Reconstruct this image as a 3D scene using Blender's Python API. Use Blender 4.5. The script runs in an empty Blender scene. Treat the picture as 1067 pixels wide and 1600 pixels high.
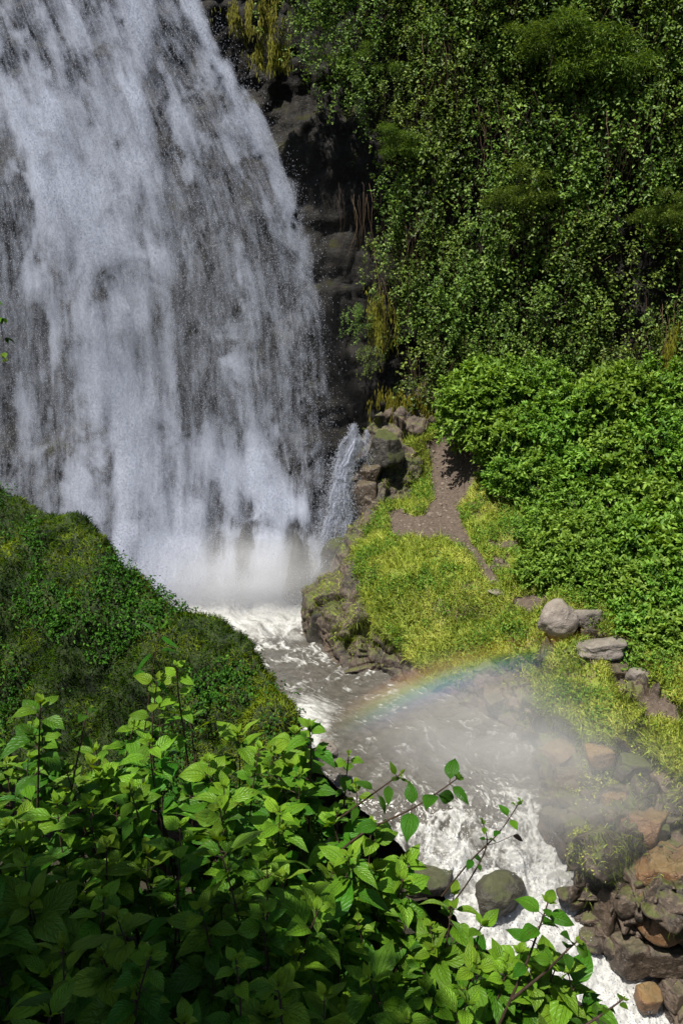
import bpy, math, random
import numpy as np
from math import radians as R
from mathutils import Vector

C = bpy.context.scene
COL = C.collection
rng = np.random.default_rng(7)
random.seed(7)

# ------------------------------------------------------------------ camera, sky, sun, exposure
CAM = np.array([0.0, 0.0, 12.0]); PITCH = 18.0; FPX = 1244.4
cd = bpy.data.cameras.new('camera'); cd.sensor_fit = 'VERTICAL'; cd.sensor_height = 36; cd.sensor_width = 24
cd.lens = 28.0; cd.clip_start = 0.05; cd.clip_end = 2000
cam = bpy.data.objects.new('camera', cd); COL.objects.link(cam)
cam.location = CAM; cam.rotation_euler = (R(90 - PITCH), 0, 0); C.camera = cam

SUN = Vector((-0.30, -0.33, 0.895)).normalized()          # direction towards the sun
w = bpy.data.worlds.new('World'); C.world = w; w.use_nodes = True
wn = w.node_tree.nodes; wl = w.node_tree.links
sky = wn.new('ShaderNodeTexSky'); sky.sky_type = 'NISHITA'; sky.sun_disc = False
sky.sun_elevation = math.asin(SUN.z); sky.sun_rotation = math.atan2(SUN.x, SUN.y)
wl.new(sky.outputs[0], wn['Background'].inputs[0]); wn['Background'].inputs[1].default_value = 0.065
sl = bpy.data.lights.new('sun', 'SUN'); sl.energy = 5.0; sl.angle = R(0.5); sl.color = (1.0, 0.955, 0.87)
so = bpy.data.objects.new('sun', sl); COL.objects.link(so)
so.rotation_euler = SUN.to_track_quat('Z', 'Y').to_euler()
C.view_settings.view_transform = 'Standard'; C.view_settings.look = 'None'
C.view_settings.exposure = 0.6; C.view_settings.gamma = 1.0
C.render.engine = 'CYCLES'
C.cycles.max_bounces = 8; C.cycles.diffuse_bounces = 3; C.cycles.glossy_bounces = 2
C.cycles.transparent_max_bounces = 24; C.cycles.transmission_bounces = 4; C.cycles.volume_bounces = 2
C.cycles.use_denoising = True; C.cycles.volume_step_rate = 2.0; C.cycles.sample_clamp_indirect = 4.0

# ------------------------------------------------------------------ helpers: layout
def coef(py): return 1183.5 + 0.309 * (800 - py), -384.5 + 0.951 * (800 - py)
def P(px, py, Y=None, z=None):
    yc, zc = coef(py)
    t = Y / yc if Y is not None else (z - CAM[2]) / zc
    return np.array([(px - 533.5) * t, yc * t, CAM[2] + zc * t])
def proj(p):
    c, s = math.cos(R(PITCH)), math.sin(R(PITCH))
    dx, dy, dz = p[:, 0], p[:, 1], p[:, 2] - CAM[2]
    dep = np.maximum(dy * c - dz * s, 1e-3); up = dy * s + dz * c
    return 533.5 + FPX * dx / dep, 800 - FPX * up / dep
def inside(px, py, poly):
    r = np.zeros(px.shape, bool); n = len(poly)
    for i in range(n):
        x1, y1 = poly[i]; x2, y2 = poly[(i + 1) % n]
        if y1 == y2: continue
        k = ((y1 > py) != (y2 > py)) & (px < (x2 - x1) * (py - y1) / (y2 - y1) + x1)
        r ^= k
    return r
def hsh(ix, iy, iz, s):
    h = (ix * 374761393 + iy * 668265263 + iz * 2147483647 + s * 1274126177) & 0xFFFFFFFF
    h = ((h ^ (h >> 13)) * 1274126177) & 0xFFFFFFFF
    h = ((h ^ (h >> 15)) * 2246822519) & 0xFFFFFFFF
    return ((h ^ (h >> 16)) & 0xFFFFFF) / 16777215.0
def vnoise(p, s=0):
    f = np.floor(p); i = f.astype(np.int64); d = p - f; d = d * d * (3 - 2 * d)
    out = 0
    for a in (0, 1):
        wa = d[:, 0] if a else 1 - d[:, 0]
        for b in (0, 1):
            wb = d[:, 1] if b else 1 - d[:, 1]
            for c in (0, 1):
                wc = d[:, 2] if c else 1 - d[:, 2]
                out = out + wa * wb * wc * hsh(i[:, 0] + a, i[:, 1] + b, i[:, 2] + c, s)
    return out
def fbm(p, s=0, o=4, g=0.5):
    r = 0; a = 1.0; t = 0
    for k in range(o):
        r = r + a * vnoise(p * 2.03 ** k + k * 17.3, s + k); t += a; a *= g
    return r / t                                           # 0..1
def worley(p, s=0):
    """cells of broken stone: per-cell random number, tilt inside the cell, distance to the crack"""
    i = np.floor(p).astype(np.int64); f1 = np.full(len(p), 9.0); f2 = f1.copy(); idv = np.zeros(len(p)); off = np.zeros_like(p); tl = np.zeros_like(p)
    for a in (-1, 0, 1):
        for b in (-1, 0, 1):
            for c in (-1, 0, 1):
                j = i + np.array([a, b, c]); h = [hsh(j[:, 0], j[:, 1], j[:, 2], s + k) for k in range(7)]
                o_ = p - (j + np.stack(h[:3], 1)); d = np.linalg.norm(o_, axis=1); n_ = d < f1
                f2 = np.where(n_, f1, np.minimum(f2, d)); f1 = np.where(n_, d, f1); idv = np.where(n_, h[3], idv)
                off[n_] = o_[n_]; tl[n_] = np.stack(h[4:7], 1)[n_] - .5
    return idv, (off * tl).sum(1), f2 - f1
def ss(a, b, x):
    t = np.clip((x - a) / (b - a), 0, 1); return t * t * (3 - 2 * t)
def unit(v): return v / np.maximum(np.linalg.norm(v, axis=-1, keepdims=True), 1e-9)
def catmull(S, t):
    """S (m, ...) control rows, t parameters 0..m-1"""
    m = len(S); i = np.clip(np.floor(t).astype(int), 0, m - 2); f = (t - i).reshape((-1,) + (1,) * (S.ndim - 1))
    p0, p1, p2, p3 = S[np.maximum(i - 1, 0)], S[i], S[i + 1], S[np.minimum(i + 2, m - 1)]
    return 0.5 * (2 * p1 + (p2 - p0) * f + (2 * p0 - 5 * p1 + 4 * p2 - p3) * f * f + (3 * p1 - p0 - 3 * p2 + p3) * f ** 3)
def loft(S, nu, nv):
    S = np.asarray(S, float)
    A = catmull(S, np.linspace(0, S.shape[0] - 1, nu))
    B = catmull(A.transpose(1, 0, 2), np.linspace(0, S.shape[1] - 1, nv)).transpose(1, 0, 2)
    return B                                               # nu, nv, 3
def grid_faces(nu, nv):
    i = np.arange(nu * nv).reshape(nu, nv)
    return np.stack([i[:-1, :-1], i[1:, :-1], i[1:, 1:], i[:-1, 1:]], -1).reshape(-1, 4)
def grid_normals(G):
    du = np.gradient(G, axis=0); dv = np.gradient(G, axis=1)
    return unit(np.cross(du, dv))

# ------------------------------------------------------------------ helpers: meshes and objects
def mesh(name, v, f, attrs=None, uv=None, smooth=True, nrm=None):
    v = np.asarray(v, np.float32).reshape(-1, 3); f = np.asarray(f, np.int32); k = f.shape[1]
    m = bpy.data.meshes.new(name)
    m.vertices.add(len(v)); m.vertices.foreach_set('co', v.ravel())
    m.loops.add(f.size); m.loops.foreach_set('vertex_index', f.ravel())
    m.polygons.add(len(f)); m.polygons.foreach_set('loop_start', np.arange(0, f.size, k, dtype=np.int32))
    m.polygons.foreach_set('loop_total', np.full(len(f), k, np.int32))
    m.polygons.foreach_set('use_smooth', np.full(len(f), smooth, bool))
    for n, a in (attrs or {}).items():
        at = m.attributes.new(n, 'FLOAT', 'POINT'); at.data.foreach_set('value', np.asarray(a, np.float32).ravel())
    if uv is not None:
        l = m.uv_layers.new(name='UVMap'); l.data.foreach_set('uv', np.asarray(uv, np.float32)[f.ravel()].ravel())
    m.update()
    if nrm is not None: m.normals_split_custom_set_from_vertices(np.asarray(nrm, np.float32))
    else: m.validate()
    return m
def tag(o, label=None, cat=None, group=None, kind=None):
    if label: o['label'] = label
    if cat: o['category'] = cat
    if group: o['group'] = group
    if kind: o['kind'] = kind
    return o
def link(name, me, mat=None, parent=None, loc=None):
    o = bpy.data.objects.new(name, me); COL.objects.link(o)
    if mat is not None and not me.materials: me.materials.append(mat)
    if parent is not None: o.parent = parent
    if loc is not None: o.location = loc
    return o
def empty(name, loc=(0, 0, 0)):
    o = bpy.data.objects.new(name, None); COL.objects.link(o); o.location = loc; o.empty_display_size = 0.1; return o
def copy_thing(o, loc, rz=0, sc=1.0, rx=0, ry=0):
    c = o.copy(); COL.objects.link(c); c.location = loc; c.rotation_euler = (rx, ry, rz); c.scale = (sc, sc, sc) if np.isscalar(sc) else sc
    for ch in list(o.children):
        d = ch.copy(); COL.objects.link(d); d.parent = c
    return c
def ico(sub):
    import bmesh
    b = bmesh.new(); bmesh.ops.create_icosphere(b, subdivisions=sub, radius=1.0)
    v = np.array([x.co[:] for x in b.verts]); f = np.array([[x.index for x in q.verts] for q in b.faces]); b.free(); return v, f
class Acc:
    """collects pieces of one mesh"""
    def __init__(s): s.v = []; s.f = []; s.a = []; s.u = []; s.n = 0
    def add(s, v, f, a=0.0, u=None):
        v = np.asarray(v, float).reshape(-1, 3); s.v.append(v); s.f.append(np.asarray(f) + s.n)
        s.a.append(np.broadcast_to(np.asarray(a, float), (len(v),))); s.u.append(np.zeros((len(v), 2)) if u is None else u); s.n += len(v)
    def build(s, name, smooth=True):
        return mesh(name, np.concatenate(s.v), np.concatenate(s.f), {'tint': np.concatenate(s.a)}, np.concatenate(s.u), smooth)
def tube(acc, pts, r0, r1, n=6, a=0.0):
    pts = np.asarray(pts, float); m = len(pts); d = unit(np.gradient(pts, axis=0))
    ref = np.where(np.abs(d[:, 2:3]) > 0.9, np.array([[1., 0, 0]]), np.array([[0, 0, 1.]]))
    e1 = unit(np.cross(d, ref)); e2 = np.cross(d, e1)
    rad = np.linspace(r0, r1, m)[:, None, None]; an = np.arange(n) * 2 * math.pi / n
    v = pts[:, None] + rad * (np.cos(an)[None, :, None] * e1[:, None] + np.sin(an)[None, :, None] * e2[:, None])
    i = np.arange(m * n).reshape(m, n); j = np.roll(i, -1, 1)
    acc.add(v, np.stack([i[:-1], j[:-1], j[1:], i[1:]], -1).reshape(-1, 4), a)
def frames(d, up):
    """leaf frames: y = d (along), z ~ up, x across"""
    d = unit(d); x = unit(np.cross(d, up)); z = np.cross(x, d); return x, d, z
def leaf_cards(pos, d, up, L, W, fold=0.25, droop=0.15):
    """oval leaves of two folded quads: pos,d,up (n,3), L,W (n,)"""
    x, y, z = frames(d, up); n = len(pos); L = L[:, None]; W = W[:, None]
    a = pos; tip = pos + y * L - z * L * droop
    l1 = pos + y * L * .28 - x * W * .48 + z * W * fold; l2 = pos + y * L * .68 - x * W * .36 + z * (W * fold - L * droop * .4)
    r1 = pos + y * L * .28 + x * W * .48 + z * W * fold; r2 = pos + y * L * .68 + x * W * .36 + z * (W * fold - L * droop * .4)
    v = np.stack([a, r1, r2, tip, l2, l1], 1)
    i = np.arange(n)[:, None] * 6
    f = np.concatenate([i + np.array([[0, 1, 2, 3]]), i + np.array([[0, 3, 4, 5]])])
    return v.reshape(-1, 3), f
def rand_dirs(n): return unit(rng.normal(size=(n, 3)))
def sample(v, f, n, wv=None):
    """n points on a quad mesh, density ~ area * weight"""
    t = np.concatenate([f[:, [0, 1, 2]], f[:, [0, 2, 3]]]); a, b, c = v[t[:, 0]], v[t[:, 1]], v[t[:, 2]]
    nn = np.cross(b - a, c - a); ar = np.linalg.norm(nn, axis=1) / 2
    if wv is not None: ar = ar * wv[t].mean(1)
    k = rng.choice(len(t), n, p=ar / ar.sum()); u = rng.random((n, 2)); fl = u.sum(1) > 1; u[fl] = 1 - u[fl]
    return a[k] + (b - a)[k] * u[:, :1] + (c - a)[k] * u[:, 1:], unit(nn[k])

# ------------------------------------------------------------------ helpers: materials
class NT:
    def __init__(s, name):
        s.m = bpy.data.materials.new(name); s.m.use_nodes = True; s.t = s.m.node_tree; s.t.nodes.clear()
        s.out = s.t.nodes.new('ShaderNodeOutputMaterial')
    def n(s, typ, ins=None, o=0, **props):
        k = s.t.nodes.new('ShaderNode' + typ)
        for a, b in props.items(): setattr(k, a, b)
        for a, b in (ins or {}).items(): s.set(k.inputs[a], b)
        return k.outputs[o] if o is not None else k
    def set(s, sock, b):
        if isinstance(b, bpy.types.NodeSocket): s.t.links.new(b, sock)
        else:
            if isinstance(b, tuple) and len(b) == 3 and sock.type == 'RGBA': b = b + (1,)
            sock.default_value = b
    def math(s, op, a, b=0.0, clamp=False): return s.n('Math', {0: a, 1: b}, operation=op, use_clamp=clamp)
    def mix(s, f, a, b):
        k = s.t.nodes.new('ShaderNodeMix'); k.data_type = 'RGBA'
        s.set(k.inputs[0], f); s.set(k.inputs[6], a); s.set(k.inputs[7], b); return k.outputs[2]
    def ramp(s, x, *st):
        k = s.t.nodes.new('ShaderNodeValToRGB'); e = k.color_ramp.elements
        while len(e) < len(st): e.new(0.5)
        for q, (p, c) in zip(e, st): q.position = p; q.color = tuple(c) + (1,) if not np.isscalar(c) else (c, c, c, 1)
        s.set(k.inputs[0], x); return k.outputs[0]
    def mr(s, x, a, b, c=0.0, d=1.0, smooth=False):
        return s.n('MapRange', {0: x, 1: a, 2: b, 3: c, 4: d}, clamp=True, interpolation_type='SMOOTHSTEP' if smooth else 'LINEAR')
    def noise(s, vec, scale, detail=4, rough=0.55, dist=0.0, o=0):
        return s.n('TexNoise', {'Vector': vec, 'Scale': scale, 'Detail': detail, 'Roughness': rough, 'Distortion': dist}, o)
    def attr(s, name): return s.n('Attribute', None, 2, attribute_name=name)
    def pos(s): return s.n('NewGeometry', None, 0)
    def obj(s): return s.n('TexCoord', None, 3)
    def vmap(s, v, sc): return s.n('Mapping', {'Vector': v, 'Scale': sc})
    def bump(s, h, st=0.5, d=0.05): return s.n('Bump', {'Height': h, 'Strength': st, 'Distance': d})
    def pbr(s, **k):
        b = s.t.nodes.new('ShaderNodeBsdfPrincipled')
        for a, v in k.items(): s.set(b.inputs[a.replace('_', ' ')], v)
        return b.outputs[0]
    def fin(s, sh, vol=False): s.t.links.new(sh, s.out.inputs[1 if vol else 0]); return s.m

def mat_leaf(name, dark, mid, light, trans=0.35, rough=0.5, spec=0.35, objvar=0.12):
    m = NT(name); t = m.attr('tint')
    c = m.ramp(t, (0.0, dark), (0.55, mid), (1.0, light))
    rnd = m.n('ObjectInfo', None, 5)
    c = m.n('HueSaturation', {'Hue': m.mr(rnd, 0, 1, 0.5 - objvar * .12, 0.5 + objvar * .12), 'Value': m.mr(rnd, 0, 1, 1 - objvar, 1 + objvar), 'Color': c})
    tc = m.n('HueSaturation', {'Hue': 0.485, 'Saturation': 1.1, 'Value': 1.25, 'Color': c})
    p = m.pbr(Base_Color=c, Roughness=rough, Specular_IOR_Level=spec)
    tr = m.n('BsdfTranslucent', {'Color': tc})
    return m.fin(m.n('MixShader', {0: trans, 1: p, 2: tr}))
def mat_plain(name, col, col2, scale=8.0, rough=0.8, bump=0.4, spec=0.3):
    m = NT(name); p = m.obj(); n = m.noise(p, scale, 6)
    c = m.mix(m.mr(n, .3, .7), col, col2)
    return m.fin(m.pbr(Base_Color=c, Roughness=rough, Specular_IOR_Level=spec, Normal=m.bump(n, bump, .03)))
def mat_rock(name, c1, c2, c3=None, moss=0.4, wet=0.5, mosscol=(0.075, 0.10, 0.015), scale=1.0, orange=0.0, cracks=.6, spec=.5):
    """stone with strata, pits, moss on upward faces and a wet gloss"""
    m = NT(name); p = m.pos()
    n1 = m.noise(p, 0.9 * scale, 8, .62, .4); n2 = m.noise(p, 6.0 * scale, 8, .65); n3 = m.noise(p, 26 * scale, 4, .6)
    vo = m.n('TexVoronoi', {'Vector': m.n('VectorMath', {0: p, 1: m.n('VectorMath', {0: m.noise(p, 2.2 * scale, 3, o=1), 3: 0.6}, operation='SCALE')}, operation='ADD'), 'Scale': 2.6 * scale}, feature='DISTANCE_TO_EDGE')
    crack = m.mr(vo, 0.0, 0.05)
    c = m.mix(m.mr(n1, .35, .65), c1, c2)
    c = m.mix(m.mr(n2, .45, .75), c, c3 or c1)
    c = m.mix(m.math('MULTIPLY', m.mr(crack, 0, 1, 1, 0), cracks), c, (0.012, 0.010, 0.009))
    if orange: c = m.mix(m.math('MULTIPLY', m.mr(m.noise(p, 2.0, 5, .6), .52, .6), orange), c, (0.30, 0.13, 0.02))
    nz = m.n('SeparateXYZ', {0: m.n('NewGeometry', None, 1)}, 2)
    mk = m.mr(m.math('ADD', m.math('MULTIPLY', nz, .45), m.noise(p, 1.7, 6, .65)), .78 - .3 * moss, .92 - .3 * moss)
    c = m.mix(m.math('MULTIPLY', mk, min(1, moss * 2)), c, m.mix(n2, mosscol, tuple(x * 1.9 for x in mosscol)))
    h = m.math('ADD', m.math('ADD', m.math('MULTIPLY', n2, .8), m.math('MULTIPLY', n3, .25)), m.math('MULTIPLY', crack, .4 * cracks))
    ro = m.mr(m.math('ADD', n2, m.math('MULTIPLY', mk, .4)), .35, .8, max(.12, .75 - wet), .9)
    return m.fin(m.pbr(Base_Color=c, Roughness=ro, Specular_IOR_Level=spec, Normal=m.bump(h, .9, .09)))

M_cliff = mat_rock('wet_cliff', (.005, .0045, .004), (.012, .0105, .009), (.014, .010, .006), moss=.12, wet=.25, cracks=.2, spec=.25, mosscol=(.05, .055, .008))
M_rockd = mat_rock('dark_wet_rock', (.034, .026, .020), (.105, .075, .053), (.16, .12, .09), moss=.06, wet=.55, cracks=.25)
M_rockm = mat_rock('mossy_rock', (.013, .012, .010), (.034, .029, .021), (.04, .034, .025), moss=.36, wet=.4, cracks=.2, mosscol=(.045, .055, .010))
M_rockb = mat_rock('brown_rock', (.21, .105, .042), (.10, .058, .032), (.23, .15, .09), moss=.08, wet=.5, cracks=.35)
M_rockg = mat_rock('grey_boulder', (.22, .19, .17), (.13, .11, .095), (.29, .25, .225), moss=.05, wet=.1, cracks=0)
M_rocko = mat_rock('lichen_boulder', (.25, .21, .185), (.15, .125, .105), (.32, .28, .25), moss=.05, wet=.1, cracks=0, orange=.0)
M_bush = mat_leaf('bush_leaves', (.022, .060, .008), (.098, .210, .022), (.25, .42, .062), trans=.36, spec=.25, objvar=.06)
M_bush2 = mat_leaf('bush_leaves_pale', (.026, .060, .008), (.112, .215, .024), (.28, .43, .070), trans=.36, spec=.25, objvar=.06)
M_creep = mat_leaf('creeper_leaves', (.025, .055, .008), (.110, .190, .026), (.27, .38, .075), trans=.36, rough=.45, spec=.3)
M_fern = mat_leaf('feathery_leaves', (.03, .065, .007), (.095, .165, .020), (.24, .33, .06), trans=.4, spec=.15)
M_grass = mat_leaf('turf_blades', (.09, .15, .014), (.38, .46, .065), (.58, .60, .14), trans=.35, spec=.15)
M_gdark = mat_leaf('slope_blades', (.010, .036, .002), (.046, .115, .005), (.21, .30, .022), trans=.35, spec=.05)
M_herb = mat_leaf('herb_leaves', (.014, .045, .004), (.038, .105, .008), (.10, .20, .02), trans=.3, spec=.15, rough=.6)
M_moss = mat_leaf('moss_strands', (.05, .05, .006), (.15, .145, .014), (.25, .23, .025), trans=.3, spec=.1)
M_dry = mat_leaf('dry_stems', (.05, .03, .02), (.12, .075, .045), (.22, .15, .09), trans=.15)
M_stem = mat_plain('dark_stem', (.035, .022, .016), (.07, .045, .03), 30, .6)
M_bark = mat_plain('bark', (.06, .045, .032), (.12, .09, .065), 6, .9, .8)

def mat_big_leaf(name, dark, mid, light, trans=.38):
    """broad leaf with three main veins and ladder veins, by leaf coordinates"""
    m = NT(name); t = m.attr('tint'); uv = m.n('SeparateXYZ', {0: m.n('TexCoord', None, 2)}, None)
    u, v = uv.outputs[0], uv.outputs[1]                    # u along 0..1, v across -1..1
    av = m.math('ABSOLUTE', v)
    wv = m.n('TexNoise', {'Vector': m.obj(), 'Scale': 45.0, 'Detail': 3.0})
    v0 = m.mr(av, 0.0, .055, 1, 0)
    tgt = m.math('MULTIPLY', m.math('POWER', m.math('MULTIPLY', u, 1.25, True), .45), .52)
    v1 = m.math('MULTIPLY', m.mr(m.math('ABSOLUTE', m.math('SUBTRACT', av, tgt)), 0, .045, 1, 0), m.mr(u, .55, .9, 1, 0))
    lad = m.math('FRACT', m.math('ADD', m.math('MULTIPLY', m.math('SUBTRACT', u, m.math('MULTIPLY', av, .34)), 8.0), m.math('MULTIPLY', wv, .35)))
    v2 = m.mr(m.math('ABSOLUTE', m.math('SUBTRACT', lad, .5)), 0.0, .10, .28, 0)
    vein = m.math('MAXIMUM', m.math('MAXIMUM', v0, v1), v2)
    blist = m.math('SINE', m.math('MULTIPLY', lad, math.pi))
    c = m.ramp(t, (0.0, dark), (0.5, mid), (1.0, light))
    c = m.mix(m.mr(m.noise(m.obj(), 9.0, 4), .35, .7, 0, .45), c, m.mix(.5, c, dark))
    c = m.mix(m.math('MULTIPLY', vein, .30), c, (light[0] * 1.1, light[1] * 1.05, light[2] * 1.5))
    spot = m.math('MAXIMUM', m.mr(m.noise(m.obj(), 38.0, 2), .69, .73), m.math('MULTIPLY', m.mr(m.math('MAXIMUM', av, u), .80, 1.0), m.mr(m.noise(m.obj(), 14.0, 4), .56, .64)))
    c = m.mix(m.math('MULTIPLY', spot, .55), c, (.10, .07, .02))
    rnd = m.n('ObjectInfo', None, 5)
    c = m.n('HueSaturation', {'Hue': m.mr(rnd, 0, 1, .488, .508), 'Value': m.mr(rnd, 0, 1, .85, 1.15), 'Color': c})
    h = m.math('SUBTRACT', m.math('ADD', m.math('MULTIPLY', blist, .3), m.math('MULTIPLY', wv, .6)), m.math('MULTIPLY', vein, .8))
    nb = m.bump(h, .8, .009)
    p = m.pbr(Base_Color=c, Roughness=m.mr(wv, .3, .7, .36, .58), Specular_IOR_Level=.42, Normal=nb)
    tc = m.n('HueSaturation', {'Hue': .483, 'Saturation': 1.12, 'Value': 1.3, 'Color': c})
    return m.fin(m.n('MixShader', {0: trans, 1: p, 2: m.n('BsdfTranslucent', {'Color': tc, 'Normal': nb})}))
M_shoot = mat_big_leaf('shoot_leaves', (.016, .075, .004), (.044, .175, .007), (.27, .47, .028))

# ------------------------------------------------------------------ setting: big ground sheet, river bed
g = 120
xs = np.linspace(-90, 90, g); ys = np.linspace(-80, 120, g)
GX, GY = np.meshgrid(xs, ys, indexing='ij')
gz = -6.5 + 3 * (fbm(np.stack([GX.ravel() * .1, GY.ravel() * .1, 0 * GX.ravel()], 1), 3) - .5)
o = link('ground', mesh('ground', np.stack([GX.ravel(), GY.ravel(), gz], 1), grid_faces(g, g)), M_rockd); tag(o, kind='structure')

# ------------------------------------------------------------------ setting: cliffs
plan = np.array([(-26, -10), (-27, 2), (-26, 12), (-21.5, 22), (-15.5, 28.2), (-12, 30), (-6, 31), (0, 31.2), (1.8, 31), (4, 30.2), (8, 29.0), (12, 27.6), (16, 25), (20, 20), (23, 10), (24, -8)], float)
def wall_y(x): return np.interp(x, plan[3:13, 0], plan[3:13, 1])
def make_cliff():
    nu, nv = 620, 300
    t = np.linspace(0, len(plan) - 1, nu); xy = catmull(plan, t)
    hs = np.interp(t, [0, 2, 3, 4, 6, 9, 12, 15], [30, 30, 33, 36, 37, 37, 36, 30])
    v = np.linspace(0, 1, nv)
    G = np.zeros((nu, nv, 3)); z = -7 + (hs[:, None] + 7) * v[None]
    G[..., 0] = xy[:, None, 0]; G[..., 1] = xy[:, None, 1]; G[..., 2] = z
    tl = unit(np.gradient(xy, axis=0)); nrm = np.stack([tl[:, 1], -tl[:, 0]], 1)  # towards the gorge
    p = G.reshape(-1, 3)
    blk = fbm(p * np.array([.35, .35, .28]), 11, 4); strat = fbm(p * np.array([.5, .5, 1.6]), 12, 4); col = fbm(p * np.array([1.3, 1.3, .35]), 13, 5)
    d = (blk - .5) * 1.8 + (strat - .5) * .5 + (col - .5) * 1.1 + (fbm(p * 2.6, 14, 4) - .5) * .35
    a1, b1, c1 = worley(p * np.array([.8, .8, .55]) + (fbm(p * .9, 15, 2)[:, None] - .5) * 1.0, 16); d = d + (a1 - .5) * .35 + b1 * .4
    lean = -1.4 * np.clip((z - 2) / 30, 0, 1)                                   # the walls lean back slightly
    d = d * (1 - .5 * ss(-3, -.5, p[:, 0]) * ss(4.5, 2.5, p[:, 0])) + (np.round(fbm(p * np.array([.25, .25, 1.1]), 17, 3) * 7) / 7 - .5) * .7
    off = d.reshape(nu, nv) + lean
    top = np.clip((v - .97) / .03, 0, 1)[None] * 6.0
    G[..., 0] += nrm[:, None, 0] * (off - top); G[..., 1] += nrm[:, None, 1] * (off - top)
    return G
GC = make_cliff()
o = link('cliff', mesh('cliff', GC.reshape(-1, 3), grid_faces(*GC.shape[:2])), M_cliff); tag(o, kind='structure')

# ------------------------------------------------------------------ setting: right bank (rock face, turf ledge, path, bush slope)
SEC = [
 [(512, 890, 29.0), (540, 800, 28.6), (556, 700, 28.8), (585, 655, 29.3), (620, 635, 29.7), (650, 605, 30.3), (670, 580, 30.8), (690, 540, 31.4)],
 [(500, 930, 26.6), (515, 880, 26.8), (550, 810, 27.4), (590, 745, 27.9), (635, 690, 28.6), (668, 665, 29.2), (690, 620, 30.0), (715, 560, 31.0)],
 [(478, 985, 24.2), (476, 935, 24.4), (505, 905, 24.8), (565, 850, 25.9), (605, 800, 26.8), (665, 755, 27.9), (700, 690, 28.9), (740, 620, 30.2)],
 [(500, 1018, 22.8), (500, 960, 23.0), (540, 900, 23.6), (590, 860, 24.2), (625, 825, 25.2), (705, 785, 26.4), (750, 700, 27.6), (800, 610, 29.4)],
 [(560, 1050, 21.4), (556, 990, 21.9), (596, 920, 22.4), (650, 880, 23.0), (690, 842, 24.0), (742, 820, 24.8), (810, 720, 26.4), (850, 600, 28.8)],
 [(640, 1075, 20.5), (636, 1035, 20.8), (668, 970, 21.2), (710, 910, 21.9), (732, 880, 22.6), (792, 860, 23.2), (880, 720, 25.5), (930, 580, 28.3)],
 [(730, 1100, 19.5), (730, 1050, 19.9), (758, 1000, 20.2), (788, 952, 20.6), (804, 930, 21.0), (834, 900, 21.6), (960, 740, 24.5), (1020, 570, 27.8)],
 [(820, 1150, 18.0), (800, 1085, 18.8), (828, 1030, 19.0), (850, 980, 19.3), (872, 950, 19.7), (920, 930, 20.2), (1060, 800, 23.0), (1110, 580, 27.2)],
 [(843, 1200, 16.7), (848, 1120, 17.6), (872, 1068, 18.0), (920, 1020, 18.4), (960, 996, 18.8), (1010, 980, 19.2), (1150, 850, 22.0), (1210, 620, 26.2)],
 [(848, 1270, 15.6), (876, 1180, 16.5), (920, 1110, 17.0), (980, 1060, 17.4), (1020, 1038, 17.6), (1080, 1015, 18.0), (1230, 900, 21.0), (1320, 680, 25.2)],
 [(890, 1330, 14.8), (912, 1255, 15.2), (960, 1190, 15.7), (1020, 1130, 16.2), (1070, 1100, 16.6), (1150, 1080, 17.0), (1300, 950, 20.0), (1420, 730, 24.2)],
 [(932, 1400, 14.05), (938, 1330, 14.3), (980, 1270, 14.6), (1050, 1210, 15.0), (1110, 1170, 15.4), (1200, 1150, 15.8), (1400, 1000, 19.0), (1540, 820, 22.4)],
 [(940, 1460, 13.6), (945, 1380, 13.7), (1000, 1330, 13.8), (1080, 1290, 14.1), (1150, 1250, 14.5), (1250, 1220, 15.0), (1450, 1050, 18.5), (1640, 880, 21.3)],
 [(1000, 1520, 13.1), (1008, 1440, 13.1), (1060, 1400, 13.2), (1140, 1350, 13.6), (1220, 1300, 14.0), (1330, 1280, 14.4), (1550, 1100, 18.0), (1740, 930, 20.2)],
 [(1080, 1600, 12.5), (1088, 1530, 12.5), (1150, 1480, 12.7), (1230, 1420, 13.2), (1310, 1380, 13.5), (1400, 1350, 14.0), (1650, 1150, 17.5), (1880, 980, 19.6)],
 [(1220, 1740, 11.3), (1240, 1660, 11.3), (1310, 1600, 11.6), (1390, 1520, 12.0), (1480, 1480, 12.4), (1600, 1420, 13.0), (1850, 1200, 16.5), (2100, 1020, 18.5)],
]
def right_bank():
    S = []
    for row in SEC:
        w_ = [P(*q) for q in row]; a = w_[0]
        out = unit(np.array([w_[2][0] - a[0], w_[2][1] - a[1], 0]))
        S.append([a + np.array([0, 0, -3.5]) + out * .2, a + np.array([0, 0, -1.2])] + w_)
    return loft(np.array(S), 620, 300)
GB = right_bank(); nuB, nvB = GB.shape[:2]
NB = grid_normals(GB)
if NB[..., 2].mean() < 0: NB = -NB
iu = np.repeat(np.linspace(0, len(SEC) - 1, nuB), nvB); iv = np.tile(np.linspace(-2, 7, nvB), nuB)
pb = GB.reshape(-1, 3).copy()
qx, qy = proj(pb)
PATH = [[(655, 690), (690, 685), (745, 700), (755, 748), (730, 775), (716, 800), (724, 830), (745, 850), (772, 888), (786, 915), (765, 926), (742, 892), (726, 858), (702, 846), (685, 840), (668, 852), (640, 846), (612, 838), (597, 808), (625, 799), (660, 806), (678, 780), (668, 740)],
        [(752, 845), (812, 843), (817, 858), (770, 863)], [(768, 868), (796, 878), (802, 897), (774, 892)], [(795, 938), (855, 930), (866, 950), (825, 964)],
        [(1000, 1085), (1060, 1100), (1067, 1140), (1010, 1120)]]
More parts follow.
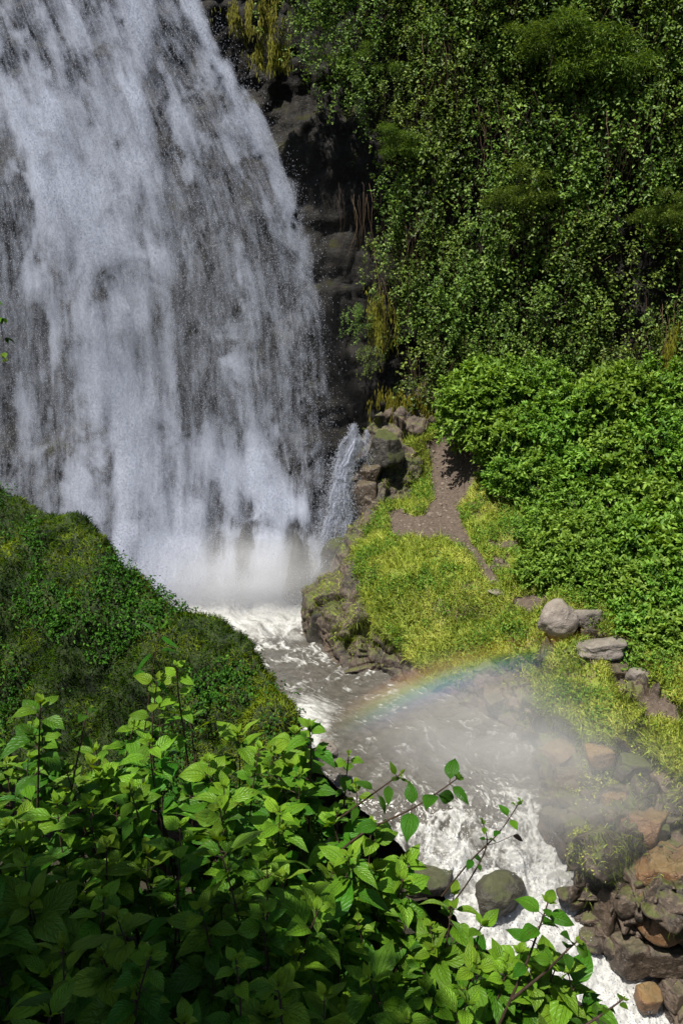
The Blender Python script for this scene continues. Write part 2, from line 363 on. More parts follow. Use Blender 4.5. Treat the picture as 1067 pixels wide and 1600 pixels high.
TURF = [[(636, 690), (690, 665), (700, 720), (760, 765), (850, 815), (860, 900), (900, 930), (870, 955), (852, 990), (832, 1022), (760, 1032), (700, 1048), (640, 1040), (600, 1005), (583, 960), (556, 905), (558, 860), (578, 820), (608, 795), (643, 780), (648, 740)],
        [(820, 1050), (868, 1010), (905, 985), (945, 1040), (960, 1080), (1005, 1110), (950, 1172), (910, 1162), (858, 1112)],
        [(1010, 1040), (1067, 1000), (1140, 1000), (1140, 1110), (1067, 1100), (1030, 1090)], [(995, 1140), (1060, 1130), (1110, 1150), (1100, 1215), (1067, 1205), (1005, 1172)]]
wob = (fbm(pb * 1.3, 21, 3) - .5) * 46; wob2 = (fbm(pb * 1.3 + 9, 22, 3) - .5) * 46
soil = np.zeros(len(pb)); turf = np.zeros(len(pb))
for q in PATH: soil[inside(qx + wob * .5, qy + wob2 * .5, q)] = 1
for q in TURF: turf[inside(qx + wob, qy + wob2, q)] = 1
turf *= 1 - soil
turf = np.maximum(turf, ((iv > 4.0) & (iv < 5.5) & (iu > 3.5) & (iu < 10)) * (1 - soil))
turf[(iv > 5.5)] = 0
rockm = 1 - np.clip(soil + turf, 0, 1)
def blur(a, n=2):
    a = a.reshape(nuB, nvB)
    for _ in range(n):
        p_ = np.pad(a, 1, mode='edge'); a = (p_[:-2, 1:-1] + p_[2:, 1:-1] + p_[1:-1, :-2] + p_[1:-1, 2:] + 2 * a) / 6
    return a.ravel()
rk = blur(rockm, 6)
wi_, wt_, wc_ = worley(pb * np.array([.95, .95, .8]) + (fbm(pb * 1.2, 5, 2)[:, None] - .5) * .7, 35); wj_, wu_, wd_ = worley(pb * 2.3 + (fbm(pb * 2.2, 6, 2)[:, None] - .5) * .5, 36)
cell = vnoise(pb * np.array([1.6, 1.6, 1.1]) + (fbm(pb * 1.5, 5, 2)[:, None] - .5) * 2, 31)
lowr = ss(7.0, 8.8, iu); wx_, wy_, wz_ = worley(pb * .55 + (fbm(pb * .8, 7, 2)[:, None] - .5) * .8, 37)
d = rk * ((wi_ - .5) * (.30 + .6 * lowr) + wt_ * (.5 + .8 * lowr) - (.10 + .18 * lowr) * ss(.14, 0, wc_) + ((wj_ - .5) * .22 + wu_ * .4 - .08 * ss(.12, 0, wd_)) * (.35 + .65 * lowr) + (wx_ - .5) * .5 + wy_ * .5 + (fbm(pb * 2.6, 32, 4) - .5) * .3) + (1 - rk) * (fbm(pb * 1.1, 33, 4) - .5) * .35 + blur(turf, 4) * .06
pb = pb + NB.reshape(-1, 3) * d[:, None]
m = NT('bank_ground'); p = m.pos()
n1 = m.noise(p, 1.4, 8, .62); n2 = m.noise(p, 9, 8, .65); n3 = m.noise(p, 40, 3, .6)
rc = m.mix(m.mr(n1, .38, .62), (.024, .019, .016), (.105, .075, .053)); rc = m.mix(m.mr(n2, .52, .72), rc, (.20, .15, .11))
nz = m.n('SeparateXYZ', {0: m.n('NewGeometry', None, 1)}, 2)
mk = m.mr(m.math('ADD', m.math('MULTIPLY', nz, .4), m.noise(p, 2.1, 6, .65)), 0.76, .92)
rc = m.mix(m.math('MULTIPLY', mk, .7), rc, m.mix(n2, (.04, .06, .010), (.13, .15, .02)))
sc_ = m.mix(m.mr(n2, .35, .65), (.060, .043, .032), (.125, .094, .072)); sc_ = m.mix(m.mr(n3, .64, .72), sc_, (.22, .18, .15))
gc = m.mix(n2, (.09, .12, .012), (.24, .29, .028))
c = m.mix(m.mr(m.math('ADD', m.attr('turf'), m.mr(n2, .3, .7, -.3, .3)), .35, .65), m.mix(m.mr(m.math('ADD', m.attr('soil'), m.mr(n2, .3, .7, -.25, .25)), .35, .65), rc, sc_), gc)
bank_m = m.fin(m.pbr(Base_Color=c, Roughness=m.mr(m.math('ADD', n2, m.attr('soil')), .3, 1.0, .38, .95), Normal=m.bump(m.math('ADD', n2, m.math('MULTIPLY', n3, .4)), .8, .07)))
FB = grid_faces(nuB, nvB)
o = link('riverbank', mesh('riverbank', pb, FB, {'soil': blur(soil, 2), 'turf': blur(turf, 2)}), bank_m); tag(o, kind='structure')

# ------------------------------------------------------------------ setting: mossy hillside on the left
RID = [(-420, 560, 23), (-250, 640, 21.6), (-110, 722, 20.7), (0, 780, 20), (70, 808, 19.3), (130, 832, 18.8), (180, 876, 18.2), (236, 938, 17.5), (300, 968, 17), (375, 1006, 16.3), (410, 1046, 15.6), (428, 1092, 14.9), (436, 1135, 14.3), (438, 1180, 13.7), (438, 1265, 12.6)]
FRO = [[(-470, 720, 21), (-500, 900, 19.5), (-520, 1100, 18)], [(-290, 790, 19.6), (-310, 960, 18.2), (-330, 1120, 17)], [(-130, 850, 18.9), (-140, 1010, 17.5), (-150, 1180, 16.3)], [(0, 890, 18.4), (0, 1040, 17.1), (-5, 1210, 15.9)],
       [(65, 920, 17.8), (60, 1060, 16.6), (50, 1220, 15.6)], [(120, 930, 17.5), (110, 1070, 16.4), (100, 1230, 15.4)], [(170, 960, 17.1), (160, 1080, 16.2), (150, 1240, 15.2)], [(222, 1010, 16.6), (212, 1110, 15.8), (200, 1250, 14.9)],
       [(285, 1040, 16.2), (272, 1125, 15.5), (260, 1260, 14.7)], [(355, 1066, 15.7), (340, 1145, 15.1), (320, 1270, 14.3)], [(395, 1090, 15.2), (378, 1165, 14.7), (360, 1280, 13.9)], [(406, 1130, 14.6), (392, 1190, 14.1), (390, 1300, 13.4)],
       [(414, 1170, 14.0), (404, 1225, 13.5), (400, 1330, 12.9)], [(416, 1215, 13.4), (404, 1270, 13.0), (400, 1370, 12.4)], [(416, 1310, 12.3), (404, 1370, 12.0), (400, 1460, 11.5)]]
S = []
for r_, fr in zip(RID, FRO):
    a = P(*r_)
    bk = unit(np.array([0.75, 1.0, 0]))
    S.append([a + bk * .9 + np.array([0, 0, -a[2] - 2.5]), a + bk * .7 + np.array([0, 0, -a[2] * .55]), a + bk * .4 + np.array([0, 0, -.5]), a] + [P(*q) for q in fr])
GH = loft(np.array(S), 420, 170); NH = grid_normals(GH)
if NH[..., 2].mean() < 0: NH = -NH
ph = GH.reshape(-1, 3).copy()
ph += NH.reshape(-1, 3) * (((fbm(ph * .7, 41, 4) - .5) * 1.1 + (fbm(ph * 2.2, 42, 4) - .5) * .45)[:, None])
m = NT('hillside_ground'); p = m.pos(); n1 = m.noise(p, 1.2, 7, .62); n2 = m.noise(p, 8, 7, .65)
c = m.mix(m.mr(n1, .4, .6), (.010, .020, .004), (.025, .042, .006)); c = m.mix(m.mr(n2, .58, .7), c, (.03, .022, .012))
FH = grid_faces(*GH.shape[:2])
o = link('hillside', mesh('hillside', ph, FH), m.fin(m.pbr(Base_Color=c, Roughness=.9, Normal=m.bump(n2, .8, .06)))); tag(o, kind='structure')

# ------------------------------------------------------------------ setting: near slope under the viewpoint
nu, nv = 260, 260
xs = np.linspace(-16, 9, nu); ys = np.linspace(-8, 17.5, nv); X, Y = [a.ravel() for a in np.meshgrid(xs, ys, indexing='ij')]
def near_z(x, y):
    d = (1.57 + (15 - y) - x) / 1.414
    z = np.interp(d, [-3, 0, 1, 2, 5, 8, 9.4, 10.2, 11.2, 14], [-5, -2.2, -1.2, -.5, 1.4, 5.0, 7.9, 8.6, 9.0, 9.2])
    z = np.minimum(z, np.interp(y, [2.6, 4.2, 7, 11, 13], [9.4, 7.6, 4.0, .5, -3]))
    plat = ss(.9, -.2, y) * ss(1.6, .4, x)
    return np.maximum(z, plat * 10.35 + (1 - plat) * -9)
Z = near_z(X, Y)
left = ss(-3, -9, X) * ss(2, 8, Y) * 0
q = np.stack([X, Y, Z], 1); Z = Z + (fbm(q * .9, 51, 5) - .5) * .7
o = link('near_slope', mesh('near_slope', np.stack([X, Y, Z], 1), grid_faces(nu, nv)), mat_rock('near_soil', (.02, .015, .010), (.035, .025, .017), (.028, .02, .014), moss=.08, wet=.1, mosscol=(.02, .032, .006))); tag(o, kind='structure')

nsv, nsf = np.stack([X, Y, Z], 1), grid_faces(nu, nv)
# ------------------------------------------------------------------ setting: river with pool and rapids
RIV = [((60, 880), (600, 880), 0), ((120, 930), (590, 930), 0), ((200, 1000), (600, 1000), 0), ((330, 1080), (640, 1050), 0), ((420, 1140), (740, 1070), 0), ((480, 1190), (850, 1110), 0), ((540, 1240), (890, 1180), -.12),
       ((590, 1290), (905, 1250), -.42), ((640, 1340), (940, 1310), -.9), ((690, 1400), (985, 1370), -1.5), ((750, 1480), (1040, 1450), -2.2), ((830, 1560), (1110, 1530), -2.9), ((930, 1660), (1210, 1620), -3.5), ((1060, 1800), (1350, 1720), -4.0)]
S = []
for (l, r_, z) in RIV:
    a, b = P(*l, z=z), P(*r_, z=z); S.append([a + (b - a) * k for k in (0, .33, .67, 1)])
GR = loft(np.array(S), 760, 300); nuR, nvR = GR.shape[:2]
pr = GR.reshape(-1, 3).copy(); rx, ry = proj(pr)
tu = np.repeat(np.linspace(0, len(RIV) - 1, nuR), nvR); tv = np.tile(np.linspace(0, 1, nvR), nuR)
fl = np.stack([tu * 1.2, tv * 7.0, 0 * tu], 1)
wrp = (fbm(pr * np.array([.7, .7, 0]), 61, 3)[:, None] - .5) * 3.5
nz1 = fbm(fl * np.array([1.6, 1.0, 1]) + wrp * .45, 62, 5, .55); nz2 = fbm(pr * np.array([2.6, 2.6, 0]) + wrp, 63, 5, .6)
ridge = 1 - np.abs(2 * fbm(pr * np.array([1.1, 1.1, 0]) + wrp * 1.2, 64, 5, .6) - 1)
ridge2 = 1 - np.abs(2 * fbm(pr * np.array([2.4, 2.4, 0]) + wrp * 1.4, 65, 4, .6) - 1)
rap = ss(6.6, 8.2, tu - (1 - np.clip(tv * 1.6, 0, 1)) * 0 + (nz1 - .5) * 1.6)            # rapids
poolw = ss(1035, 945, ry + (nz2 - .5) * 60)                                             # boil under the fall
leftw = ss(560, 470, rx + (nz2 - .5) * 80) * ss(1070, 1110, ry) * ss(1200, 1150, ry)     # white tongue beside the hill
shore = ss(.80, .93, tv) * ss(4.3, 6, tu)
lace = ss(.86, .97, ridge) * .75 + ss(.90, .98, ridge2) * .5
foam = np.clip(np.maximum.reduce([poolw * (.85 + .8 * (nz2 - .45)), leftw * (.3 + 1.1 * nz2), rap * (.16 + 1.5 * (nz1 * .6 + nz2 * .5) - .35 * ss(.72, .5, nz2) * (1 - ss(8.5, 10, tu))), lace * (.35 + .5 * ss(6.2, 7.2, tu) + .35 * ss(1120, 1000, ry))]), 0, 1)
foam = np.clip(foam - shore * .5 * (1 - rap), 0, 1)
amp = .05 + .10 * poolw + .05 * ss(4, 6, tu) + .26 * rap
pr[:, 2] += amp * ((nz1 - .5) * 2.0 + (nz2 - .5) * 1.4) + .08 * foam * nz2 + .06 * rap * (fbm(pr * np.array([5, 5, 0]), 66, 3) - .5)
m = NT('river_water'); p = m.pos(); f = m.attr('foam')
uvr = m.n('TexCoord', None, 2); nf = m.math('ADD', m.math('MULTIPLY', m.noise(m.vmap(uvr, (6.5, 2.6, 1)), 1.0, 7, .62, .5), .75), m.math('MULTIPLY', m.noise(p, 13, 7, .62), .25)); nm = m.noise(p, 4.5, 6, .6)
fo = m.mr(m.math('ADD', f, m.math('MULTIPLY', m.math('SUBTRACT', nf, .5), 1.5)), .16, .86, smooth=True)
wc = m.mix(m.mr(nm, .35, .65), (.060, .055, .046), (.105, .097, .083))
c = m.mix(fo, wc, m.mix(m.mr(nf, .35, .6), (.38, .38, .36), (.48, .48, .465)))
hb = m.math('ADD', m.math('MULTIPLY', nm, .7), m.math('MULTIPLY', nf, m.math('ADD', m.math('MULTIPLY', f, .6), .2)))
river_m = m.fin(m.pbr(Base_Color=c, Roughness=m.mr(fo, 0, 1, .16, .7), Specular_IOR_Level=.5, Normal=m.bump(hb, .5, .09)))
FR = grid_faces(nuR, nvR)
o = link('river', mesh('river', pr, FR, {'foam': foam}, np.stack([tv * 7.0, tu * 1.25], 1) + wrp[:, :1] * .22), river_m); tag(o, kind='structure')

# ------------------------------------------------------------------ droplets (tiny tetrahedra) shared by falls and rapids
TET = np.array([(1, 1, 1), (-1, -1, 1), (-1, 1, -1), (1, -1, -1)], float) * .6
TF = np.array([(0, 1, 2), (0, 3, 1), (0, 2, 3), (1, 3, 2)])
def droplets(pos, size, stretch, axis=None):
    n = len(pos); a = rng.normal(size=(n, 3, 3)); q, _ = np.linalg.qr(a)
    v = np.einsum('nij,kj->nki', q, TET) * size[:, None, None]
    ax = np.array([0, 0, -1.]) if axis is None else axis
    v = v + (v @ ax)[..., None] * ax * (stretch - 1)[:, None, None] if axis is None else v
    f = (np.arange(n)[:, None, None] * 4 + TF[None]).reshape(-1, 3)
    return (pos[:, None] + v).reshape(-1, 3), f
def mat_white(name, col=(.80, .82, .86), tr=.35):
    m = NT(name); d_ = m.n('BsdfDiffuse', {'Color': col}); t_ = m.n('BsdfTranslucent', {'Color': col})
    return m.fin(m.n('MixShader', {0: tr, 1: d_, 2: t_}))
M_drop = mat_white('droplet_white', (.54, .565, .64), .4)

# ------------------------------------------------------------------ the waterfall
def seg_field(px, py, pts, wd):
    """soft band round a polyline in sheet coordinates"""
    best = np.full(px.shape, 1e9)
    for (x1, y1), (x2, y2) in zip(pts[:-1], pts[1:]):
        dx, dy = x2 - x1, y2 - y1; t = np.clip(((px - x1) * dx + (py - y1) * dy) / (dx * dx + dy * dy), 0, 1)
        best = np.minimum(best, np.hypot(px - x1 - t * dx, (py - y1 - t * dy) * .6))
    return np.exp(-(best / wd) ** 2)
DARK = [([(250, -60), (258, 0), (264, 45)], 13, .8), ([(236, 85), (246, 160), (262, 250), (284, 340)], 17, .62), ([(305, 120), (325, 240), (345, 360), (356, 480)], 27, .5),
        ([(270, 300), (290, 420), (300, 520), (306, 640)], 17, .42), ([(405, 300), (430, 420), (450, 520), (470, 640)], 42, .48), ([(330, 450), (340, 560), (345, 640)], 16, .3), ([(-10, 150), (20, 300), (25, 430), (15, 560)], 42, .42), ([(50, 520), (80, 640), (100, 730)], 26, .34), ([(150, -40), (175, 40)], 30, .28), ([(20, -40), (60, 40)], 36, .32),
        ([(0, 640), (10, 720)], 26, .45), ([(110, 120), (130, 190)], 14, .25), ([(160, 440), (175, 520)], 18, .28), ([(385, 800), (385, 885)], 16, .55), ([(466, 835), (466, 925)], 20, .9), ([(500, 520), (508, 640)], 22, .35), ([(330, 830), (345, 900)], 20, .3)]
LITE = [([(318, 0), (345, 70), (395, 165), (440, 260), (470, 335), (490, 420), (500, 500), (508, 600)], 19, .75), ([(300, -20), (335, 60), (375, 150), (415, 250), (440, 320)], 34, .42), ([(205, 20), (220, 110), (235, 210), (245, 320), (252, 420)], 42, .35), ([(100, 300), (120, 360), (150, 420), (180, 560), (200, 700)], 55, .30), ([(355, 480), (372, 560), (385, 640), (410, 710), (440, 780)], 15, .45),
        ([(335, 700), (360, 760), (380, 830)], 12, .45), ([(395, 740), (420, 790), (420, 870)], 20, .5), ([(440, 800), (470, 800), (490, 850), (500, 890)], 13, .75), ([(420, 880), (430, 940)], 26, .35), ([(230, 60), (300, 60), (370, 150)], 36, .25), ([(200, 700), (230, 820), (260, 930)], 60, .22), ([(70, 60), (75, 260)], 40, .16)]
Rpy = [-400, -200, 0, 100, 200, 300, 400, 500, 600, 700, 800, 960]; Rpx = [150, 245, 322, 372, 420, 463, 490, 504, 514, 522, 520, 505]
def fall_field(px, py, seed=0):
    Rr = np.interp(py, Rpy, Rpx); s = (px + 500) / (Rr + 500); sw = s * 1000
    # streaks fan out with the flow, clumps are broken spray
    st = fbm(np.stack([sw * .05, py * .0035, 0 * px + seed], 1), 71 + seed, 5, .55)
    st2 = fbm(np.stack([sw * .018, py * .0022, 0 * px + seed], 1), 75 + seed, 4, .5)
    wr = (fbm(np.stack([px * .012, py * .008, 0 * px + 4], 1), 77 + seed, 3)[:, None] - .5) * 3
    cl = fbm(np.stack([px * .022, py * .014, 0 * px + seed], 1) + wr, 81 + seed, 6, .6)
    d = .45 + (st - .5) * 1.25 + (st2 - .5) * .8 + (cl - .5) * 1.6
    for pts, w_, k in DARK: d = d - k * seg_field(px + (cl - .5) * 40, py, pts, w_) * (.75 + .5 * st)
    for pts, w_, k in LITE: d = d + k * seg_field(px + (cl - .5) * 40, py, pts, w_) * (.6 + .8 * cl)
    d = d - .15 * ss(60, -20, px) * ss(700, 500, py) - .17 * ss(265, 330, px) * ss(200, 320, py) * ss(760, 640, py)
    d = d + .60 * ss(800, 930, py)
    edge = ss(8, -38, px - Rr + (cl - .5) * 60 + (st - .5) * 30)
    return np.clip(d, .25, 1.3) * edge, edge, st, sw
def fall_depth(px, py, d): return np.interp(py, [-400, 0, 300, 700, 900, 980], [30.0, 29.3, 28.7, 28.0, 27.3, 26.7]) - .55 * (d - .4)
def P_arr(px, py, Y):
    yc = 1183.5 + .309 * (800 - py); zc = -384.5 + .951 * (800 - py); t = Y / yc
    return np.stack([(px - 533.5) * t, Y, 12 + zc * t], 1)
m = NT('falling_water'); uv = m.n('TexCoord', None, 2); d_ = m.attr('dens')
fine = m.noise(m.vmap(uv, (190, 42, 1)), 1.0, 5, .75); mid = m.noise(m.vmap(uv, (52, 7, 1)), 1.0, 6, .65, .6); puff = m.noise(m.vmap(uv, (24, 13, 1)), 1.0, 9, .68, 1.3)
a = m.mr(m.math('ADD', m.math('ADD', d_, m.math('MULTIPLY', m.math('SUBTRACT', fine, .5), .6)), m.math('ADD', m.math('MULTIPLY', m.math('SUBTRACT', mid, .5), .95), m.math('MULTIPLY', m.math('SUBTRACT', puff, .5), .95))), .10, 1.12)
a = m.math('MULTIPLY', a, m.mr(d_, 0, .15))
bs = m.n('MixShader', {0: .3, 1: m.n('BsdfDiffuse', {'Color': (.62, .665, .79)}), 2: m.n('BsdfTranslucent', {'Color': (.62, .665, .79)})})
fall_m = m.fin(m.n('MixShader', {0: a, 1: m.n('BsdfTransparent'), 2: bs}))
fall = empty('waterfall', P(300, 940, 27.0)); tag(fall, 'tall white waterfall plunging down the dark cliff into the pool', 'waterfall')
base = np.array(fall.location)
def fall_sheet(seed, dy, k):
    nu, nv = 330, 480
    A, B = [a.ravel() for a in np.meshgrid(np.linspace(-420, 560, nu), np.linspace(-300, 960, nv), indexing='ij')]
    dn, ed, st, sw = fall_field(A, B, seed)
    big = fbm(np.stack([sw * .006, B * .003, 0 * A + seed], 1), 95, 3)
    v = P_arr(A, B, fall_depth(A, B, .4) - dy + (big - .5) * 1.2)
    return link('water_sheet', mesh('water_sheet', v - base, grid_faces(nu, nv), {'dens': dn * k}, np.stack([sw / 1000 + seed * .37 + dy, B / 1000], 1)), fall_m, fall)
fall_sheet(0, 0.0, .95); fall_sheet(0, .35, .62)
N = 1300000
A = rng.uniform(-150, 560, N); B = rng.uniform(-140, 950, N)
dn, ed, st, sw = fall_field(A, B, 0)
fl_ = fbm(np.stack([sw * .11, B * .022, 0 * A], 1), 91, 4)
edge2 = ss(45, -20, A - np.interp(B, Rpy, Rpx))
keep = rng.random(N) < np.clip((dn * .55 + .07 * edge2) * (.20 + 1.3 * fl_), 0, 1) * .8
A, B, dn = A[keep], B[keep], dn[keep]
pos = P_arr(A, B, fall_depth(A, B, dn) - rng.gamma(1.6, .28, len(A)) + .1)
v, f = droplets(pos - base, np.minimum(rng.gamma(2.2, .0020, len(A)) + .0035, .011), rng.uniform(1, 3.4, len(A)))
link('spray_droplets', mesh('spray_droplets', v, f, smooth=False), M_drop, fall)['kind'] = 'stuff'

# ------------------------------------------------------------------ boulders
ICO, ICF = ico(5)
def rock(name, px, py, Y, w, h, dp, mat, label, cat, seed, rz=0, rough=.12, planes=9, sink=0, flat=0.0, group=None, tilt=0, taper=0.0):
    """a faceted stone: a rounded convex body cut by random planes, then weathered"""
    r2 = np.random.default_rng(seed); nn = unit(r2.normal(size=(planes, 3)) * np.array([1, 1, .8])); hh = r2.uniform(.62, .92, planes)
    if planes >= 8:                                        # blocky: six jittered box faces and a few chipped corners
        bx = np.concatenate([np.eye(3), -np.eye(3)]); nn = np.concatenate([unit(bx + r2.normal(0, .22, (6, 3))), nn[:planes - 5]]); hh = np.concatenate([r2.uniform(.52, .72, 6), r2.uniform(.70, .95, planes - 5)])
    if flat: nn = np.concatenate([nn, [[0.05, 0.0, 1.0]]]); hh = np.append(hh, 1 - flat)
    dd = ICO @ nn.T; rr = np.where(dd > .05, hh / np.maximum(dd, .05), 9.0)
    k = 14.0 if planes < 8 else (20.0 if planes == 8 else 45.0); rad = np.minimum(-np.log(np.exp(-k * rr).sum(1) + math.exp(-k)) / k, 1.0)
    v = ICO * rad[:, None]
    v = v + ICO * (((fbm(v * 1.8 + seed, 101, 5) - .5) * rough * 2.2 + (fbm(v * 6 + seed, 102, 3) - .5) * rough * .6)[:, None])
    v = v * np.array([w, dp, h]) * .5 * 1.15
    if taper: v[:, :2] *= (1 - taper * np.clip(v[:, 2:3] / h + .5, 0, 1.2))
    o = link(name, mesh(name, v, ICF), mat); o.location = P(px, py, Y) - np.array([0, 0, sink]); o.rotation_euler = (R(tilt), 0, R(rz))
    return tag(o, label, cat, group)
M_fallrock = mat_rock('fall_rock', (.020, .021, .020), (.045, .044, .040), (.055, .052, .047), moss=.05, wet=.6, cracks=.2)
# at the foot of the fall and along the cascade
rock('rock', 466, 897, 26.6, 1.6, 2.8, 1.3, M_fallrock, 'dark wet pointed rock standing in the foot of the waterfall', 'rock', 1, 20, .16, 7, taper=.75)
rock('rock', 386, 885, 27.5, 1.3, 3.0, 1.0, M_fallrock, 'dark rock half hidden behind the falling water', 'rock', 2, 50, .16, 7, taper=.6)
rock('rock', 526, 885, 26.6, 1.5, 2.0, 1.3, M_rockm, 'rounded greenish rock beside the side cascade', 'rock', 3, 10, .12, 7, taper=.3)
rock('rock', 508, 985, 23.8, 1.9, 2.9, 1.8, M_rockm, 'big dark square mossy rock at the pool edge below the turf', 'rock', 4, -12, planes=12)
rock('rock', 552, 1000, 22.9, 1.7, 2.5, 1.5, M_rockm, 'mossy rock joined to the right of the big square one', 'rock', 5, 30)
rock('rock', 566, 775, 27.5, 1.5, 1.7, 1.2, M_rockd, 'smooth wet boulder beside the side cascade, below the angular block', 'rock', 6, 0)
rock('rock', 602, 705, 28.0, 1.5, 1.5, 1.2, M_rockm, 'angular olive block above the side cascade', 'rock', 7, 35, planes=9)
rock('rock', 578, 738, 27.7, 1.0, 1.0, .9, M_rockd, 'small black rock wedged under the angular olive block', 'rock', 8, 0)
rock('rock', 640, 730, 28.2, 1.0, 1.0, .8, M_rockm, 'mossy rock at the back edge of the turf strip', 'rock', 9, 0)
rock('rock', 590, 790, 27.3, 1.0, .8, .8, M_rockd, 'wet shiny rock just above the bare soil patch', 'rock', 10, 15)
# along the path
rock('boulder', 872, 966, 19.2, 1.25, 1.0, .95, M_rocko, 'tan grey domed boulder at the end of the dirt path', 'boulder', 11, 8, .15, 7, taper=.3)
rock('boulder', 916, 964, 19.4, 1.0, .7, .8, M_rockg, 'pale low boulder to the right of the domed one', 'boulder', 12, 0, .14, 8)
rock('boulder', 946, 1012, 18.4, 1.6, .5, .85, M_rockg, 'long flat grey boulder lying above the dark overhang', 'boulder', 13, 8, .13, 8, flat=.25)
rock('boulder', 950, 1052, 18.3, 1.0, .9, .8, M_rockd, 'dark upright boulder under the long flat one', 'boulder', 14, 0)
rock('boulder', 1000, 1062, 17.6, .8, .7, .6, M_rockg, 'greyish boulder on the slope right of the long flat one', 'boulder', 15, 30, .14, 8)
rock('rock', 1042, 1084, 17.0, .45, .3, .4, M_rockg, 'small whitish rock at the edge of the grass on the slope', 'rock', 16, 30, .08)
rock('rock', 872, 1000, 19.1, .7, .8, .5, mat_rock('orange_lichen_rock', (.26, .11, .02), (.15, .09, .04), (.2, .16, .1), moss=.2, wet=.1), 'orange lichen covered rock face below the domed boulder', 'rock', 17, 0)
rock('rock', 775, 925, 21.0, .45, .14, .4, M_rockg, 'flat pale stone set in the dirt path', 'rock', 18, 0, .08)
# bottom right bank
R5 = [(1004, 1285, 14.6, 1.25, .9, 1.0, M_rockb, 'brown slab above the large orange brown boulder', 5, .1), (1050, 1350, 14.2, 1.7, 1.0, 1.2, M_rockb, 'large rounded brown boulder at the right edge, upper of two', -10, .06), (1052, 1425, 13.7, 1.8, 1.1, 1.2, M_rockb, 'large orange brown boulder at the right edge, lower of two', 12, .06),
      (952, 1425, 13.9, .8, 1.7, .8, M_rockd, 'tall dark wet block standing at the rapids', 32, .18), (992, 1415, 13.8, .6, 1.6, .7, M_rockd, 'grey green slanted pillar of rock next to the tall dark block', -14, .08), (985, 1495, 13.3, 1.0, 1.1, .7, M_rockd, 'dark wet rock low at the rapids under the pillar', 0, .12), (1040, 1500, 13.2, 1.2, .9, .7, M_rockd, 'dark ledge rock under the orange brown boulder', 0, .12),
      (1010, 1560, 12.8, .6, .6, .6, M_rockb, 'square brown rock at the water near the lower right corner', 0, .08), (1052, 1555, 12.8, .6, .7, .6, M_rockd, 'dark rock at the right edge near the lower right corner', 20, .1), (885, 1290, 15.3, 1.3, 1.2, 1.1, M_rockd, 'large misty dark rock above the rapids', 38, .2), (928, 1300, 15.0, .9, 1.6, .8, M_rockd, 'upright slab of dark rock in the mist', 14, .1), (960, 1255, 15.2, .55, .9, .6, M_rockb, 'leaning brown slab with a green edge', -18, .08),
      (890, 1215, 16.3, 1.0, .7, .8, M_rockd, 'low dark rock at the head of the rapids', 0, .12), (990, 1200, 15.7, 1.0, .7, .8, M_rockm, 'dark mossy rock in the middle of the rocky slope', 0, .12), (1025, 1300, 14.4, .6, .6, .5, M_rockm, 'green covered small boulder between brown boulders', 0, .08), (1045, 1225, 15.3, .9, .6, .7, M_rockd, 'dark rock below the grass tufts at the right edge', 20, .12), (935, 1180, 16.2, .8, .6, .6, M_rockb, 'reddish brown rock below the hanging turf', 0, .12), (845, 1120, 18.0, 1.1, 1.6, .9, M_rockm, 'olive brown rounded rock face at the water below the turf', 10, .1), (780, 1090, 19.1, 1.2, 1.0, .9, M_rockd, 'dark rock at the waterline behind the rainbow', 0, .12),
      (870, 1180, 17.0, .9, .6, .8, M_rockb, 'brown low rock at the water below the olive rock', 30, .12)]
for i, (px, py, Y, w_, h_, dp, mt, lb, rz, ro) in enumerate(R5): rock('boulder' if w_ > 1 else 'rock', px, py, Y - (.34 if w_ > 1.5 else .10), w_, h_, dp, mt, lb, 'boulder' if w_ > 1 else 'rock', 40 + i, rz, ro, planes=(8 if mt is M_rockb else 10))
# left of the rapids
M_rocks = mat_rock('river_stone', (.022, .021, .015), (.052, .047, .034), (.075, .068, .05), moss=.10, wet=.4, cracks=.1)
rock('boulder', 776, 1396, 14.05, 1.15, .8, .9, M_rocks, 'rounded grey green boulder with white water round it in the rapids', 'boulder', 71, 25, .16, 7)
rock('boulder', 662, 1372, 14.4, 1.6, .6, 1.3, M_rocks, 'broad flat wet boulder at the near side of the rapids behind the twigs', 'boulder', 72, 10, .08)
rock('rock', 512, 1172, 15.8, .5, .5, .5, M_rockg, 'grey rock at the near edge of the river beside the foliage', 'rock', 73, 0, .08)
rock('rock', 480, 1185, 15.3, .6, .5, .6, M_rockd, 'dark rock at the near edge of the river at the tip of the mossy slope', 'rock', 74, 0, .1)

